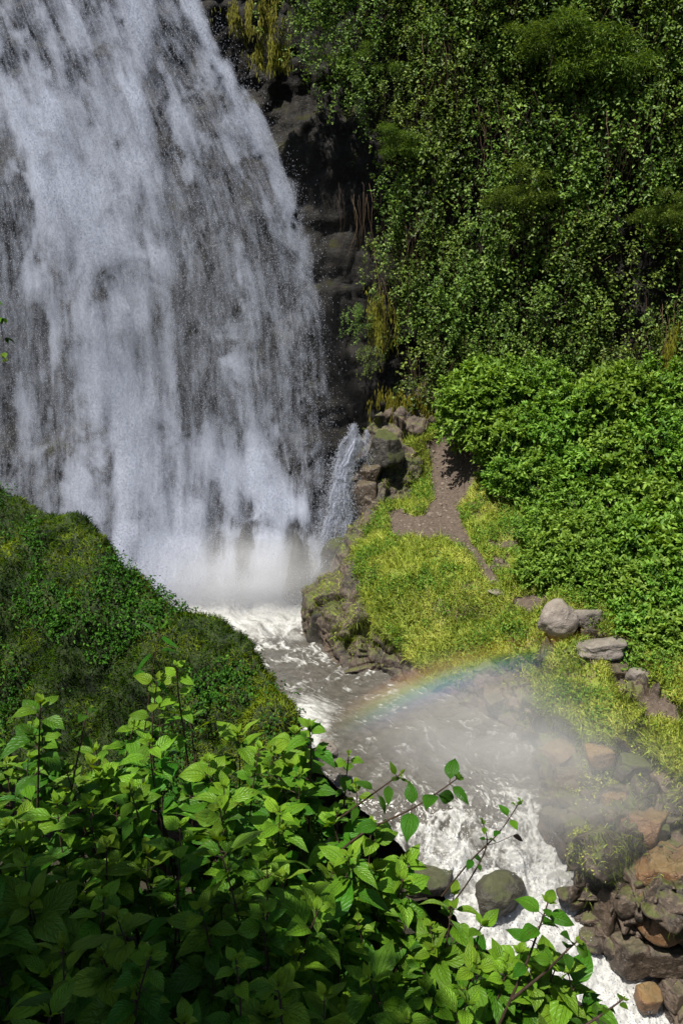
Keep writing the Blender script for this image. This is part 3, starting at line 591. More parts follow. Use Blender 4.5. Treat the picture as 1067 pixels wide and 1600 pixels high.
# ------------------------------------------------------------------ side cascade over the rocks
def cascade():
    g_ = np.random.default_rng(77); strands = []
    for i in range(34):
        k_ = g_.random(); x0 = 541 + 11 * k_; e = 478 + 64 * k_ + g_.normal(0, 5); ye = 905 - 40 * k_
        strands.append(([(x0 + 5, 680 + g_.normal(0, 6), 28.2), (x0 + 2 + g_.normal(0, 4), 688 + g_.normal(0, 7), 27.8), (x0 - 5 + g_.normal(0, 5), 712 + g_.normal(0, 8), 27.4), (x0 * .70 + e * .30 - 4, 765, 27.05), (x0 * .36 + e * .64, 840, 26.8), (e, ye, 26.5)], g_.uniform(.04, .10)))
    strands += [([(575, 672, 28.2), (572, 700, 27.9), (583, 735, 27.6), (598, 765, 27.3)], .06)]
    a = Acc(); D = []; DP = []
    for pts, wd in strands:
        lo = g_.uniform(0, 2.4) if len(pts) > 5 else 0; q = catmull(np.array([P(*p_) for p_ in pts]), np.linspace(lo, min(len(pts) - 1, lo + g_.uniform(1.6, 4.5)), 70)); q = q + (fbm(q * 2.0, 113, 3)[:, None] - .5) * np.array([.5, .2, 0])
        nw = 14; s = np.linspace(-1, 1, nw); wi = wd * np.linspace(.6, 1.8, 70)
        v = q[:, None] + s[None, :, None] * wi[:, None, None] * np.array([1, .3, 0]) - (1 - s[None, :, None] ** 2) * np.array([0, .18, 0])
        v = v + ((fbm(v.reshape(-1, 3) * 4, 111, 4) - .5) * .18).reshape(70, nw, 1)
        a.add(v, grid_faces(70, nw), u=np.stack([np.repeat(np.linspace(0, .12, 70)[:, None], nw, 1).ravel() * 0 + np.tile(s * wd * .05, 70), np.repeat(np.linspace(0, .25, 70), nw)], 1))
        st = fbm(np.stack([np.tile(s * 5, 70), np.repeat(np.linspace(0, 3, 70), nw), np.full(70 * nw, wd * 50)], 1), 112, 4)
        ii = g_.integers(2, 70, 1500); DP.append(q[ii] + g_.normal(0, 1, (1500, 3)) * (wi[ii] * np.linspace(.5, 1.9, 70)[ii])[:, None])
        D.append(np.clip(.22 + (st - .5) * 2.8, .05, 1.1) * (1 - np.tile(np.abs(s), 70) ** 1.5) * np.repeat(np.interp(np.linspace(0, 1, 70), [0, .08, 1], [0, 1, .8]), nw))
    me = a.build('side_cascade'); at = me.attributes.new('dens', 'FLOAT', 'POINT'); at.data.foreach_set('value', np.concatenate(D).astype(np.float32))
    o = link('side_cascade', me, fall_m); DP = np.concatenate(DP); v, f = droplets(DP, np.minimum(g_.gamma(2.2, .003, len(DP)) + .004, .016), g_.uniform(1, 3, len(DP)))
    link('droplets', mesh('droplets', v, f, smooth=False), M_drop, o)['kind'] = 'stuff'; tag(o, 'thin white side cascade running down the black rocks right of the fall', 'cascade')
cascade()

# ------------------------------------------------------------------ spray thrown up by the rapids and the boil at the foot of the fall
wv = rap * foam + poolw * foam * .5 + leftw * foam * .3
pos, nn = sample(pr, FR, 34000, wv)
hgt = rng.gamma(1.3, .09, len(pos)); pos = pos + np.stack([rng.normal(0, .04, len(pos)), rng.normal(0, .04, len(pos)), hgt], 1)
v, f = droplets(pos, rng.gamma(2.5, .0022, len(pos)) + .002, rng.uniform(.8, 1.6, len(pos)))
xx = rng.uniform(150, 500, 60000); b3 = np.array([P(x_, 940 + 0 * x_, z=0.0) for x_ in np.linspace(150, 500, 200)]); kx = ((xx - 150) / 350 * 199).astype(int)
sp_ = b3[kx] + np.stack([rng.normal(0, .12, 60000), rng.normal(0, .45, 60000), rng.exponential(.42, 60000) * (.4 + 1.2 * fbm(np.stack([xx * .03, 0 * xx, 0 * xx], 1), 97, 3))], 1)
v2, f2 = droplets(sp_, np.minimum(rng.gamma(2.2, .003, 60000) + .004, .014), rng.uniform(.8, 2.0, 60000)); f = np.concatenate([f, f2 + len(v)]); v = np.concatenate([v, v2])
o = link('river_spray', mesh('river_spray', v, f, smooth=False), M_drop); tag(o, 'fine white spray over the rapids and pool', 'spray', kind='stuff')

# ------------------------------------------------------------------ turf, herbs and moss (uncountable)
def blades(pos, nrm, L, W, lean, tint, name, mat, label, down=0.0, cat='grass'):
    n = len(pos); up = unit(nrm * (1 - lean[:, None]) + np.array([0, 0, .8]) - np.array([0, 0, 1]) * down + rng.normal(0, .45, (n, 3)))
    side = unit(np.cross(up, rng.normal(size=(n, 3)))); bend = unit(rng.normal(size=(n, 3)) + np.array([0, -.3, -.8 - down]))
    mid = pos + up * L[:, None] * .55; tip = pos + up * L[:, None] * .85 + bend * L[:, None] * .4
    v = np.stack([pos - side * W[:, None] * .5, pos + side * W[:, None] * .5, mid + side * W[:, None] * .4, tip, mid - side * W[:, None] * .4], 1)
    # quad + tri folded into two quads sharing the tip
    c_ = pos
    v = np.stack([v[:, 0], v[:, 1], v[:, 2], v[:, 3], v[:, 4]], 1); i = np.arange(n)[:, None] * 5
    f = np.concatenate([i + np.array([[0, 1, 2]]), i + np.array([[0, 2, 4]]), i + np.array([[4, 2, 3]])])
    cn = unit(nrm + np.array([0, -.1, .5]) * (1 - .6 * down) + .55 * rng.normal(size=nrm.shape) * .5)
    o = link(name, mesh(name, v.reshape(-1, 3), f, {'tint': np.repeat(tint, 5)}, nrm=np.repeat(cn, 5, 0)), mat); return tag(o, label, cat, kind='stuff')
tb = blur(turf, 1)
pos, nn = sample(pb, FB, 210000, tb); nn = np.where(nn[:, 2:3] < 0, -nn, nn)
patch = .6 * fbm(pos * 1.5, 121, 3) + .4 * fbm(pos * 5, 127, 3); bare = fbm(pos * 2.4, 126, 4) > .42; pos, nn, patch = pos[bare], nn[bare], patch[bare]; L_ = rng.uniform(.12, .30, len(pos)) * (.6 + .9 * patch)
blades(pos, nn, L_, rng.uniform(.008, .018, len(pos)), rng.uniform(.2, .6, len(pos)), np.clip((patch - .5) * 2.4 + .52 + rng.normal(0, .17, len(pos)), 0, 1), 'grass', M_grass, 'bright yellow green turf on the ledge beside the path')
# fringe of grass and moss hanging from the turf edge and on damp rock
wm = np.clip(blur(turf, 22) * 2.2, 0, 1) * rockm * ss(.42, .6, fbm(pb * 1.4, 122, 3)) + .16 * rockm * (iv > .4) * ss(.48, .64, fbm(pb * 1.1, 123, 3)) * (1 + .6 * (iu < 6))
pos, nn = sample(pb, FB, 85000, wm); nn = np.where(nn[:, 1:2] > 0, -nn, nn)
blades(pos, nn, rng.uniform(.08, .26, len(pos)), rng.uniform(.008, .016, len(pos)), rng.uniform(.1, .5, len(pos)), np.clip(fbm(pos * 2, 124, 3) * 1.2 - .2 + rng.normal(0, .15, len(pos)), 0, 1), 'hanging_grass', M_grass, 'olive grass fringe hanging over the rock face below the turf', down=1.0)
pos, nn = sample(pb, FB, 26000, tb * ss(.50, .60, fbm(pb * 1.1, 129, 4))); nn = np.where(nn[:, 2:3] < 0, -nn, nn)
blades(pos, nn, rng.uniform(.22, .50, len(pos)), rng.uniform(.010, .020, len(pos)), rng.uniform(.1, .4, len(pos)), np.clip(rng.normal(.40, .22, len(pos)), 0, 1), 'tall_grass', M_grass, 'taller grass tufts standing in the turf on the ledge')
pos, nn = sample(pb, FB, 9000, tb * ss(.48, .62, fbm(pb * .9 + 5, 130, 4))); nn = np.where(nn[:, 2:3] < 0, -nn, nn)
blades(pos, nn, rng.uniform(.15, .40, len(pos)), rng.uniform(.008, .016, len(pos)), rng.uniform(.2, .5, len(pos)), rng.random(len(pos)), 'dry_grass', M_dry, 'dry brown stalks among the turf on the ledge')
# low herbs in the turf
wt = tb * (.04 + ss(.46, .68, fbm(pb * 1.3, 125, 4))); pos, nn = sample(pb, FB, 26000, wt); nn = np.where(nn[:, 2:3] < 0, -nn, nn)
pos = pos + nn * rng.uniform(.02, .28, len(pos))[:, None]
v, f = leaf_cards(pos, unit(nn * .5 + rand_dirs(len(pos))), unit(nn + rng.normal(0, .4, nn.shape)), rng.uniform(.03, .10, len(pos)), rng.uniform(.02, .055, len(pos)))
o = link('ground_cover', mesh('ground_cover', v, f, {'tint': np.repeat(np.clip(rng.normal(.5, .25, len(pos)), 0, 1), 6)}), mat_leaf('turf_herbs', (.04, .11, .010), (.12, .25, .03), (.30, .42, .06), spec=.15)); tag(o, 'small leafy herbs growing through the turf on the ledge', 'ground cover', kind='stuff')
pos, nn = sample(pb, FB, 500, blur(soil, 1)); pv, pf = ico(1); sz = rng.gamma(2, .014, (500, 1, 1)) + .012
v = (pv[None] * rng.uniform(.6, 1.2, (500, len(pv), 1)) * sz * np.array([1, 1, .6]) + pos[:, None]).reshape(-1, 3); f = (np.arange(500)[:, None, None] * len(pv) + pf[None]).reshape(-1, 3)
tag(link('gravel', mesh('gravel', v, f, smooth=False), mat_plain('gravel', (.10, .075, .058), (.20, .165, .135), 3, .9)), 'small loose stones on the dirt path', 'gravel', kind='stuff')
wt = rockm * (iv > .6) * (iv < 6) * (iu > 6.5) * ss(.54, .66, fbm(pb * 1.0, 128, 4)); pos, nn = sample(pb, FB, 22000, wt); nn = np.where(nn[:, 2:3] < 0, -nn, nn); pos = pos + nn * rng.uniform(.01, .12, len(pos))[:, None]
v, f = leaf_cards(pos, unit(nn * .5 + rand_dirs(len(pos))), unit(nn + rng.normal(0, .4, nn.shape)), rng.uniform(.03, .08, len(pos)), rng.uniform(.02, .045, len(pos)))
tag(link('rock_plants', mesh('rock_plants', v, f, {'tint': np.repeat(np.clip(rng.normal(.5, .25, len(pos)), 0, 1), 6)}), M_grass), 'yellow green moss and creeping plants on the rocks of the lower right bank', 'ground cover', kind='stuff')
dd_ = (1.57 + (15 - nsv[:, 1]) - nsv[:, 0]) / 1.414
pos, nn = sample(nsv, nsf, 60000, ss(1.5, 3.5, dd_) * ss(-5, -2, nsv[:, 0]) * ss(9, 6, nsv[:, 0]) * ss(.4, 1.2, nsv[:, 1])); nn = np.where(nn[:, 2:3] < 0, -nn, nn); pos = pos + nn * rng.uniform(.01, .22, len(pos))[:, None]
L_ = rng.uniform(.05, .13, len(pos)); v, f = leaf_cards(pos, unit(nn * .4 + rand_dirs(len(pos))), unit(nn + rng.normal(0, .4, nn.shape)), L_, L_ * .6)
tag(link('slope_plants', mesh('slope_plants', v, f, {'tint': np.repeat(np.clip(rng.normal(.4, .25, len(pos)), 0, 1), 6)}), M_herb), 'low dark leafy plants covering the near slope under the thicket', 'ground cover', kind='stuff')
# left hillside
hw = np.ones(len(ph)); hp = fbm(ph * .75, 131, 3); herb = .6 * ss(.42, .66, hp)
pos, nn = sample(ph, FH, 250000, (1 - herb * .85)); nn = np.where(nn[:, 2:3] < 0, -nn, nn)
k = fbm(pos * 1.2, 132, 3)
blades(pos, nn, rng.uniform(.08, .24, len(pos)), rng.uniform(.008, .018, len(pos)), rng.uniform(.2, .6, len(pos)), np.clip((k - .5) * 1.7 + .33 + .42 * ss(250, 430, proj(pos)[0]) + .28 * ss(.35, .8, nn[:, 2]) * (fbm(pos * .5, 133, 2) > .45) + rng.normal(0, .16, len(pos)), 0, 1), 'hillside_grass', M_gdark, 'olive green grass covering the steep left slope', down=.7)  # lighter tint on upward faces and the right end paints sunlit grass
pos, nn = sample(ph, FH, 75000, herb); nn = np.where(nn[:, 2:3] < 0, -nn, nn); pos = pos + nn * rng.uniform(.03, .34, len(pos))[:, None]
v, f = leaf_cards(pos, unit(nn * .4 + rand_dirs(len(pos)) + np.array([0, -.2, -.2])), unit(nn + np.array([0, 0, .6]) + rng.normal(0, .4, nn.shape)), rng.uniform(.04, .11, len(pos)), rng.uniform(.03, .065, len(pos)))
o = link('hillside_herbs', mesh('hillside_herbs', v, f, {'tint': np.repeat(np.clip(rng.normal(.45, .25, len(pos)), 0, 1), 6)}), M_herb); tag(o, 'dark green low herbs spreading over the left slope', 'ground cover', kind='stuff')

# ------------------------------------------------------------------ bushes on the slope right of the path
def bush_mesh(seed, r=1.3, nsh=400, lk=1.0):
    g_ = np.random.default_rng(seed); a = Acc()
    dirs = unit(g_.normal(size=(nsh, 3)) * np.array([1, 1, .9]) + np.array([0, 0, .45]))
    lump = .45 + 1.1 * fbm(dirs * 2.4 + seed, 141, 3); rad = r * lump * (.66 + .42 * g_.random(nsh) ** .5)
    tips = dirs * rad[:, None] * np.array([1, 1, .85])
    for lev in range(3):
        k = 6; n = nsh * k
        base_ = np.repeat(tips, k, 0) - np.repeat(dirs, k, 0) * lev * r * .09; ax = np.repeat(unit(dirs + np.array([0, 0, .7])), k, 0)
        out = unit(ax * (.75 - .4 * lev) + unit(g_.normal(size=(n, 3))))
        up = unit(np.array([0, 0, 1.]) + .5 * ax + .35 * g_.normal(size=(n, 3)))
        L = g_.uniform(.09, .20, n) * (1 - .08 * lev) * lk; W = L * g_.uniform(.45, .62, n)
        v, f = leaf_cards(base_ + out * .02, out, up, L, W, .2, .2)
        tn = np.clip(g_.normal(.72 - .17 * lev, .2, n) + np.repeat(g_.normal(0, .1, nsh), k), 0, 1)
        a.add(v, f, np.repeat(tn, 6))
    return a.build('leaves')
def bush_stems(seed, r=1.3):
    g_ = np.random.default_rng(seed + 500); a = Acc()
    for i in range(16):
        d = unit(g_.normal(size=3) * np.array([1, 1, .4]) + np.array([0, 0, .9])); t = np.linspace(0, 1, 7)[:, None]
        q = np.array([0, 0, -r * .9]) + t * (d * r * 1.3 + np.array([0, 0, r * .3])) + np.sin(t * 3) * g_.normal(size=3) * .08
        tube(a, q, .022, .007, 5)
    return a.build('stems')
protos = []
for i in range(5):
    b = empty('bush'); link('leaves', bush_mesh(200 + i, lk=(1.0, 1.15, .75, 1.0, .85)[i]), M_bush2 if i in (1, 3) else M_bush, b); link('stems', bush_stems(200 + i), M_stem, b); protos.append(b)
BUSH = [(738, 648, 27.3, 1.0, 'round leafy bush overhanging the top of the dirt path'), (770, 605, 28.0, 1.0, 'bush against the foot of the creeper wall above the path'), (830, 610, 27.8, 1.05, 'high bush right of the one at the creeper wall foot'), (795, 690, 26.4, 1.0, 'bush just right of the one overhanging the path'), (850, 690, 26.2, 1.05, None), (905, 650, 26.6, 1.0, None), (965, 625, 26.8, 1.05, None), (1030, 610, 27.0, 1.15, 'tall bush near the right edge under the creeper wall'), (1085, 640, 26.4, 1.2, 'bush cut by the right edge under the creeper wall'),
        (838, 755, 25.0, .95, 'bush above the small grass patch by the path'), (900, 735, 25.2, 1.0, None), (960, 710, 25.4, 1.05, None), (1020, 700, 25.2, 1.1, None), (1075, 730, 24.8, 1.15, 'bush cut by the right edge halfway down the slope'), (885, 805, 23.8, .95, 'bush right of the grass patch halfway along the path'), (945, 790, 24.0, 1.0, None), (1005, 785, 23.9, 1.05, None), (1062, 815, 23.4, 1.1, None),
        (895, 865, 22.4, .85, 'bush above the end of the dirt path'), (950, 865, 22.5, .95, None), (1012, 868, 22.3, 1.0, None), (1070, 890, 21.8, 1.05, 'bush cut by the right edge above the boulders'), (935, 912, 21.3, .72, 'bush right behind the pale boulders'), (990, 925, 21.0, .8, None), (1045, 940, 20.6, .85, None), (1000, 985, 19.7, .6, 'blue green bush behind the long flat boulder'), (1050, 990, 19.5, .75, 'dark blue green bush at the right edge behind the flat boulder'),
        (860, 840, 23.2, .75, 'bush at the corner where the grass patch meets the thicket'), (848, 898, 21.8, .55, 'low bush just above the domed boulder'), (905, 900, 21.5, .7, None), (802, 745, 25.6, .8, None), (970, 950, 20.6, .6, None), (1030, 1030, 18.6, .5, 'small bush on the slope right of the greyish boulder'),
        (1130, 700, 25.5, 1.2, None), (1140, 820, 23.5, 1.2, None), (1140, 930, 21.0, 1.1, None), (1120, 570, 27.5, 1.2, None)]
for i, (px, py, Y, s_, lb) in enumerate(BUSH):
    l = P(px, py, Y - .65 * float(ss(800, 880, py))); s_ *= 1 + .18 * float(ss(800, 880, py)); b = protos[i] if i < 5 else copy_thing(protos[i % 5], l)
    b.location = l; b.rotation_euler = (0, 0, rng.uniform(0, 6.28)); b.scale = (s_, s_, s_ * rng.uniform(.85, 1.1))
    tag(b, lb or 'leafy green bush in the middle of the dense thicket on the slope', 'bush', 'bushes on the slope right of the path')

# ------------------------------------------------------------------ creepers hanging on the cliff
def creeper(seed, w_=1.7, h_=3.0, ns=32):
    g_ = np.random.default_rng(seed); a = Acc(); st = Acc()
    for s in range(ns):
        x0 = g_.normal(0, w_ * .36); z0 = g_.uniform(-.1, .55) * h_; ln = g_.uniform(.25, .8) * h_; y0 = -g_.gamma(2, .16)
        n = int(ln / .07); t = np.linspace(0, 1, n)
        q = np.stack([x0 + np.sin(t * g_.uniform(2, 6) + g_.uniform(0, 6)) * .18 + t * g_.normal(0, .35), y0 - .25 * np.sin(t * 3.14) * g_.random() + 0 * t, z0 - t * ln], 1)
        tube(st, q[::4], .005, .003, 3, g_.random() * .7)
        kk = 4; nn_ = n * kk; c0 = np.repeat(q, kk, 0) + np.repeat(g_.normal(0, .10, (n, 3)), kk, 0) + g_.normal(0, .055, (nn_, 3))
        bunch = np.repeat(fbm(np.stack([q[:, 0] * 2, q[:, 2] * 2.2, q[:, 1] + seed], 1), 151, 2), kk) > .47
        d_ = unit(g_.normal(size=(nn_, 3)) * np.array([1, .7, .7]) + np.array([0, -.75, -.25])); up = unit(np.array([0, -.6, .9]) + .45 * g_.normal(size=(nn_, 3)))
        L = g_.uniform(.06, .145, nn_); tn = np.clip(g_.normal(.5, .22, nn_) + g_.normal(0, .12), 0, 1)
        v, f = leaf_cards(c0[bunch], d_[bunch], up[bunch], L[bunch], L[bunch] * g_.uniform(.5, .75, bunch.sum()), .15, .2)
        a.add(v, f, np.repeat(tn[bunch], 6))
    return a.build('leaves'), st.build('vines')
cp = []
for i in range(7):
    b = empty('creeper'); l_, s_ = creeper(300 + i); link('leaves', l_, M_creep, b); link('vines', s_, M_dry, b); cp.append(b)
def on_wall(px, py, off=.3):
    Y = 28.0
    for _ in range(8): Y = wall_y((px - 533.5) * Y / coef(py)[0]) - off + 1.4 * np.clip((P(px, py, Y)[2] - 2) / 30, 0, 1)
    return P(px, py, Y)
k = 0; used = set()
HOLES = [(745, 250, 55, 60), (960, 330, 50, 70), (1010, 440, 36, 75), (1010, 100, 25, 55), (560, 180, 45, 60), (610, 560, 50, 40)]
for r_ in range(9):
    for c_ in range(13):
        px = 560 + c_ * 50 + (r_ % 2) * 24 + rng.uniform(-14, 14); py = -150 + r_ * 90 + rng.uniform(-30, 30)
        if px < np.interp(py, [-200, 0, 120, 200, 500, 700], [400, 470, 545, 575, 595, 625]): continue
        if any(abs(px - a_) < b_ and abs(py - d_) < e_ for a_, d_, b_, e_ in HOLES): continue
        l = on_wall(px, py, rng.uniform(.35, .9)); b = cp[k] if k < 7 else copy_thing(cp[k % 7], l)
        b.location = l; s_ = rng.uniform(.8, 1.15); b.scale = (s_ * rng.choice([-1, 1]), s_, s_ * rng.uniform(.85, 1.15)); b.rotation_euler = (0, 0, rng.uniform(-.3, .3))
        zone = 'near the top edge' if py < 80 else ('just above the bushes' if py > 450 else 'at mid height')
        zx = 'beside the bare dark rock' if px < 700 else ('towards the right edge' if px > 930 else 'in the middle of the cliff')
        tag(b, 'leafy creeper hanging on the cliff %s %s' % (zx, zone), 'creeper', 'creepers %s %s' % (zx, zone)); k += 1
# clumps at the top left corner of the wall, beside the fall
for px, py, s_, lb in [(500, 20, .8, 'creeper clump at the top edge nearest the waterfall'), (520, 80, .8, 'creeper clump below the topmost one nearest the waterfall'), (545, 140, .7, 'creeper clump ending above the bare dark rock'), (470, -30, .8, 'creeper clump cut by the top edge beside the waterfall')]:
    tag(copy_thing(cp[k % 7], on_wall(px, py, 1.7), 0, s_), lb, 'creeper'); k += 1
for px, py, s_, lb in [(560, 500, .42, 'small creeper on the dark rock between fall and wall'), (575, 560, .35, 'small yellowish plant low on the dark rock beside the fall')]:
    tag(copy_thing(cp[k % 7], on_wall(px, py, .9), 0, s_), lb, 'creeper'); k += 1
# feathery clumps
def feather(seed, r=1.0):
    g_ = np.random.default_rng(seed); a = Acc(); n = 9000
    d = unit(g_.normal(size=(n, 3))); ce = g_.normal(0, 1, (18, 3)) * np.array([.8, .22, .55]); p_ = ce[g_.integers(0, 18, n)] + d * (g_.random(n) ** .6)[:, None] * r * np.array([.55, .35, .30]) - np.array([0, 0, 1.]) * g_.gamma(1.2, .12, n)[:, None]
    dd = unit(d * .6 + g_.normal(size=(n, 3)) * .6 + np.array([0, -.3, -.35])); L = g_.uniform(.08, .22, n)
    v, f = leaf_cards(p_, dd, unit(g_.normal(size=(n, 3)) + np.array([0, -.3, 1])), L, L * .11, .1, .3); a.add(v, f, np.repeat(np.clip(g_.normal(.55, .22, n), 0, 1), 6))
    return a.build('leaves')
fp = None
for i, (px, py, s_, lb) in enumerate([(930, 70, 1.5, 'large soft feathery clump near the top right of the wall'), (860, 60, 1.0, 'feathery clump left of the largest one'), (820, 300, 1.0, 'feathery clump below the middle of the creeper wall'), (625, 220, .8, 'feathery clump nearest the dark rock'), (560, 100, .8, 'feathery olive clump near the top beside the fall'), (1040, 330, .8, 'feathery clump at the right edge of the wall')]):
    b = link('feathery_plant', feather(400 + i % 3), M_fern); b.location = on_wall(px, py, 1.9); b.scale = (s_ * .75, s_ * .6, s_ * .55); b.rotation_euler = (0, 0, rng.uniform(-.5, .5)); tag(b, lb, 'plant', 'feathery plants on the wall')
# dry hanging vines
def dry(seed, n=15, w_=.9, h_=2.4):
    g_ = np.random.default_rng(seed); a = Acc()
    for _ in range(n):
        x0 = g_.normal(0, w_ * .4); t = np.linspace(0, 1, 9)
        q = np.stack([x0 + np.sin(t * g_.uniform(1, 4)) * .12, -.25 * np.sin(t * 2.5) + 0 * t - g_.random() * .2, -t * h_ * g_.uniform(.3, 1) + g_.normal(0, .25)], 1) + np.cumsum(g_.normal(0, .03, (9, 3)), 0); tube(a, q, .006, .003, 4, g_.random())
    return a.build('hanging_vines')
dm = [dry(500 + i) for i in range(3)]
for i, (px, py, s_, lb) in enumerate([(910, 160, 1.2, 'reddish dry vines hanging below the feathery clump'), (990, 180, 1.4, 'dry brown vines hanging near the right edge of the wall'), (640, 330, 1.2, 'dry stems hanging at the left edge of the creepers'), (605, 420, 1.4, 'pale dry vines on the dark rock beside the creepers'), (845, 330, 1.0, 'brown vines under the middle feathery clump'), (1040, 470, 1.3, 'straw coloured vines hanging at the right edge above the bushes'), (650, 560, .9, 'dry stems hanging in the dark hollow above the turf strip'), (700, 60, 1.3, 'thin brown vines near the top of the creeper wall'), (560, 300, 1.2, 'bare vines hanging across the dark rock'), (760, 180, 1.1, 'dry vines in the dark hollow of the creeper wall')]):
    b = link('hanging_vines', dm[i % 3], M_dry); b.location = on_wall(px, py, 1.0); b.scale = (s_,) * 3; tag(b, lb, 'vines', 'dry vines hanging on the cliff')
# yellow moss curtains
def moss(seed, w_=1.0, h_=1.2, n=2600):
    g_ = np.random.default_rng(seed); x = g_.normal(0, .27, n) * w_; z = g_.normal(0, .27, n) * h_
    kp = fbm(np.stack([x * 5, z * 1.2, 0 * x + seed], 1), 171, 3) > .42; x, z = x[kp], z[kp]; n = len(x)
    p_ = np.stack([x, -.1 - g_.gamma(2, .05, n) - .15 * np.cos(x * 9), z], 1); d_ = unit(np.array([0, -.25, -1.]) + g_.normal(0, .18, (n, 3)))
    a = Acc(); v, f = leaf_cards(p_, d_, unit(np.array([0, -1, .3]) + g_.normal(0, .4, (n, 3))), g_.uniform(.10, .30, n), g_.uniform(.012, .03, n), .1, 0); a.add(v, f, np.repeat(np.clip(g_.normal(.55, .25, n), 0, 1), 6)); return a.build('hanging_moss')
for i, (px, py, w_, h_, lb, off) in enumerate([(640, 635, 1.5, 1.4, 'golden moss curtain hanging above the turf strip', 1.3), (600, 640, .8, 1.1, 'olive moss left of the golden moss curtain', 1.2), (595, 500, 1.1, 1.7, 'yellowish moss streak down the dark rock', .7), (400, 25, 1.7, .9, 'golden moss tuft on the rock at the top right of the waterfall', 1.6), (425, 85, 1.1, .8, 'green moss patch under the golden tuft at the top', 1.4), (1040, 545, .9, 1.4, 'rusty yellow moss in the gap at the right edge above the bushes', .9)]):
    b = link('hanging_moss', moss(600 + i, w_, h_), M_moss); b.location = on_wall(px, py, off); tag(b, lb, 'moss')

# ------------------------------------------------------------------ foreground thicket
def leaf_template(nu=13, nv=9):
    t = np.linspace(0, 1, nu); s = np.linspace(-1, 1, nv); T, S_ = np.meshgrid(t, s, indexing='ij')
    wp = np.interp(t, [0, .06, .16, .30, .45, .62, .78, .90, .97, 1], [.02, .30, .74, .98, 1.0, .80, .48, .20, .06, .0]); wp = wp.copy(); 
    ser = 1 + .045 * (np.arange(nu) % 2) * (t > .1)
    return T, S_, wp[:, None] * np.where(np.abs(S_) > .99, ser[:, None], 1.0)
LT, LS, LW = leaf_template()
LFACE = grid_faces(*LT.shape)
def big_leaves(acc, pos, d, up, L, W, droop, fold, tint, g_):
    x, y, z = frames(d, up); n = len(pos)
    T = LT[None]; s = LS[None]; hw = LW[None] * W[:, None, None] * .5; Lx = L[:, None, None]; dr = droop[:, None, None]; fo = fold[:, None, None]
    ang = dr * T; yy = Lx * np.where(np.abs(dr) < 1e-3, T, np.sin(ang) / np.where(np.abs(dr) < 1e-3, 1, dr)); zz = -Lx * np.where(np.abs(dr) < 1e-3, 0 * T, (1 - np.cos(ang)) / np.where(np.abs(dr) < 1e-3, 1, dr))
    ph_ = g_.uniform(0, 6.28, n)[:, None, None]; tw = g_.normal(0, .18, n)[:, None, None]
    xx = s * hw * (1 - .12 * fo); zz = zz + np.abs(s) * hw * fo + (s ** 2) * hw * -.25 * fo + np.sin(T * 9 + ph_) * hw * .10 * np.abs(s) ** 2 + tw * s * hw * T
    v = pos[:, None, None] + xx[..., None] * x[:, None, None] + yy[..., None] * y[:, None, None] + zz[..., None] * z[:, None, None]
    k = LT.size; f = (np.arange(n)[:, None, None] * k + LFACE[None]).reshape(-1, 4)
    uv = np.tile(np.stack([LT.ravel(), LS.ravel()], 1), (n, 1))
    acc.add(v, f, np.repeat(tint, k), uv)
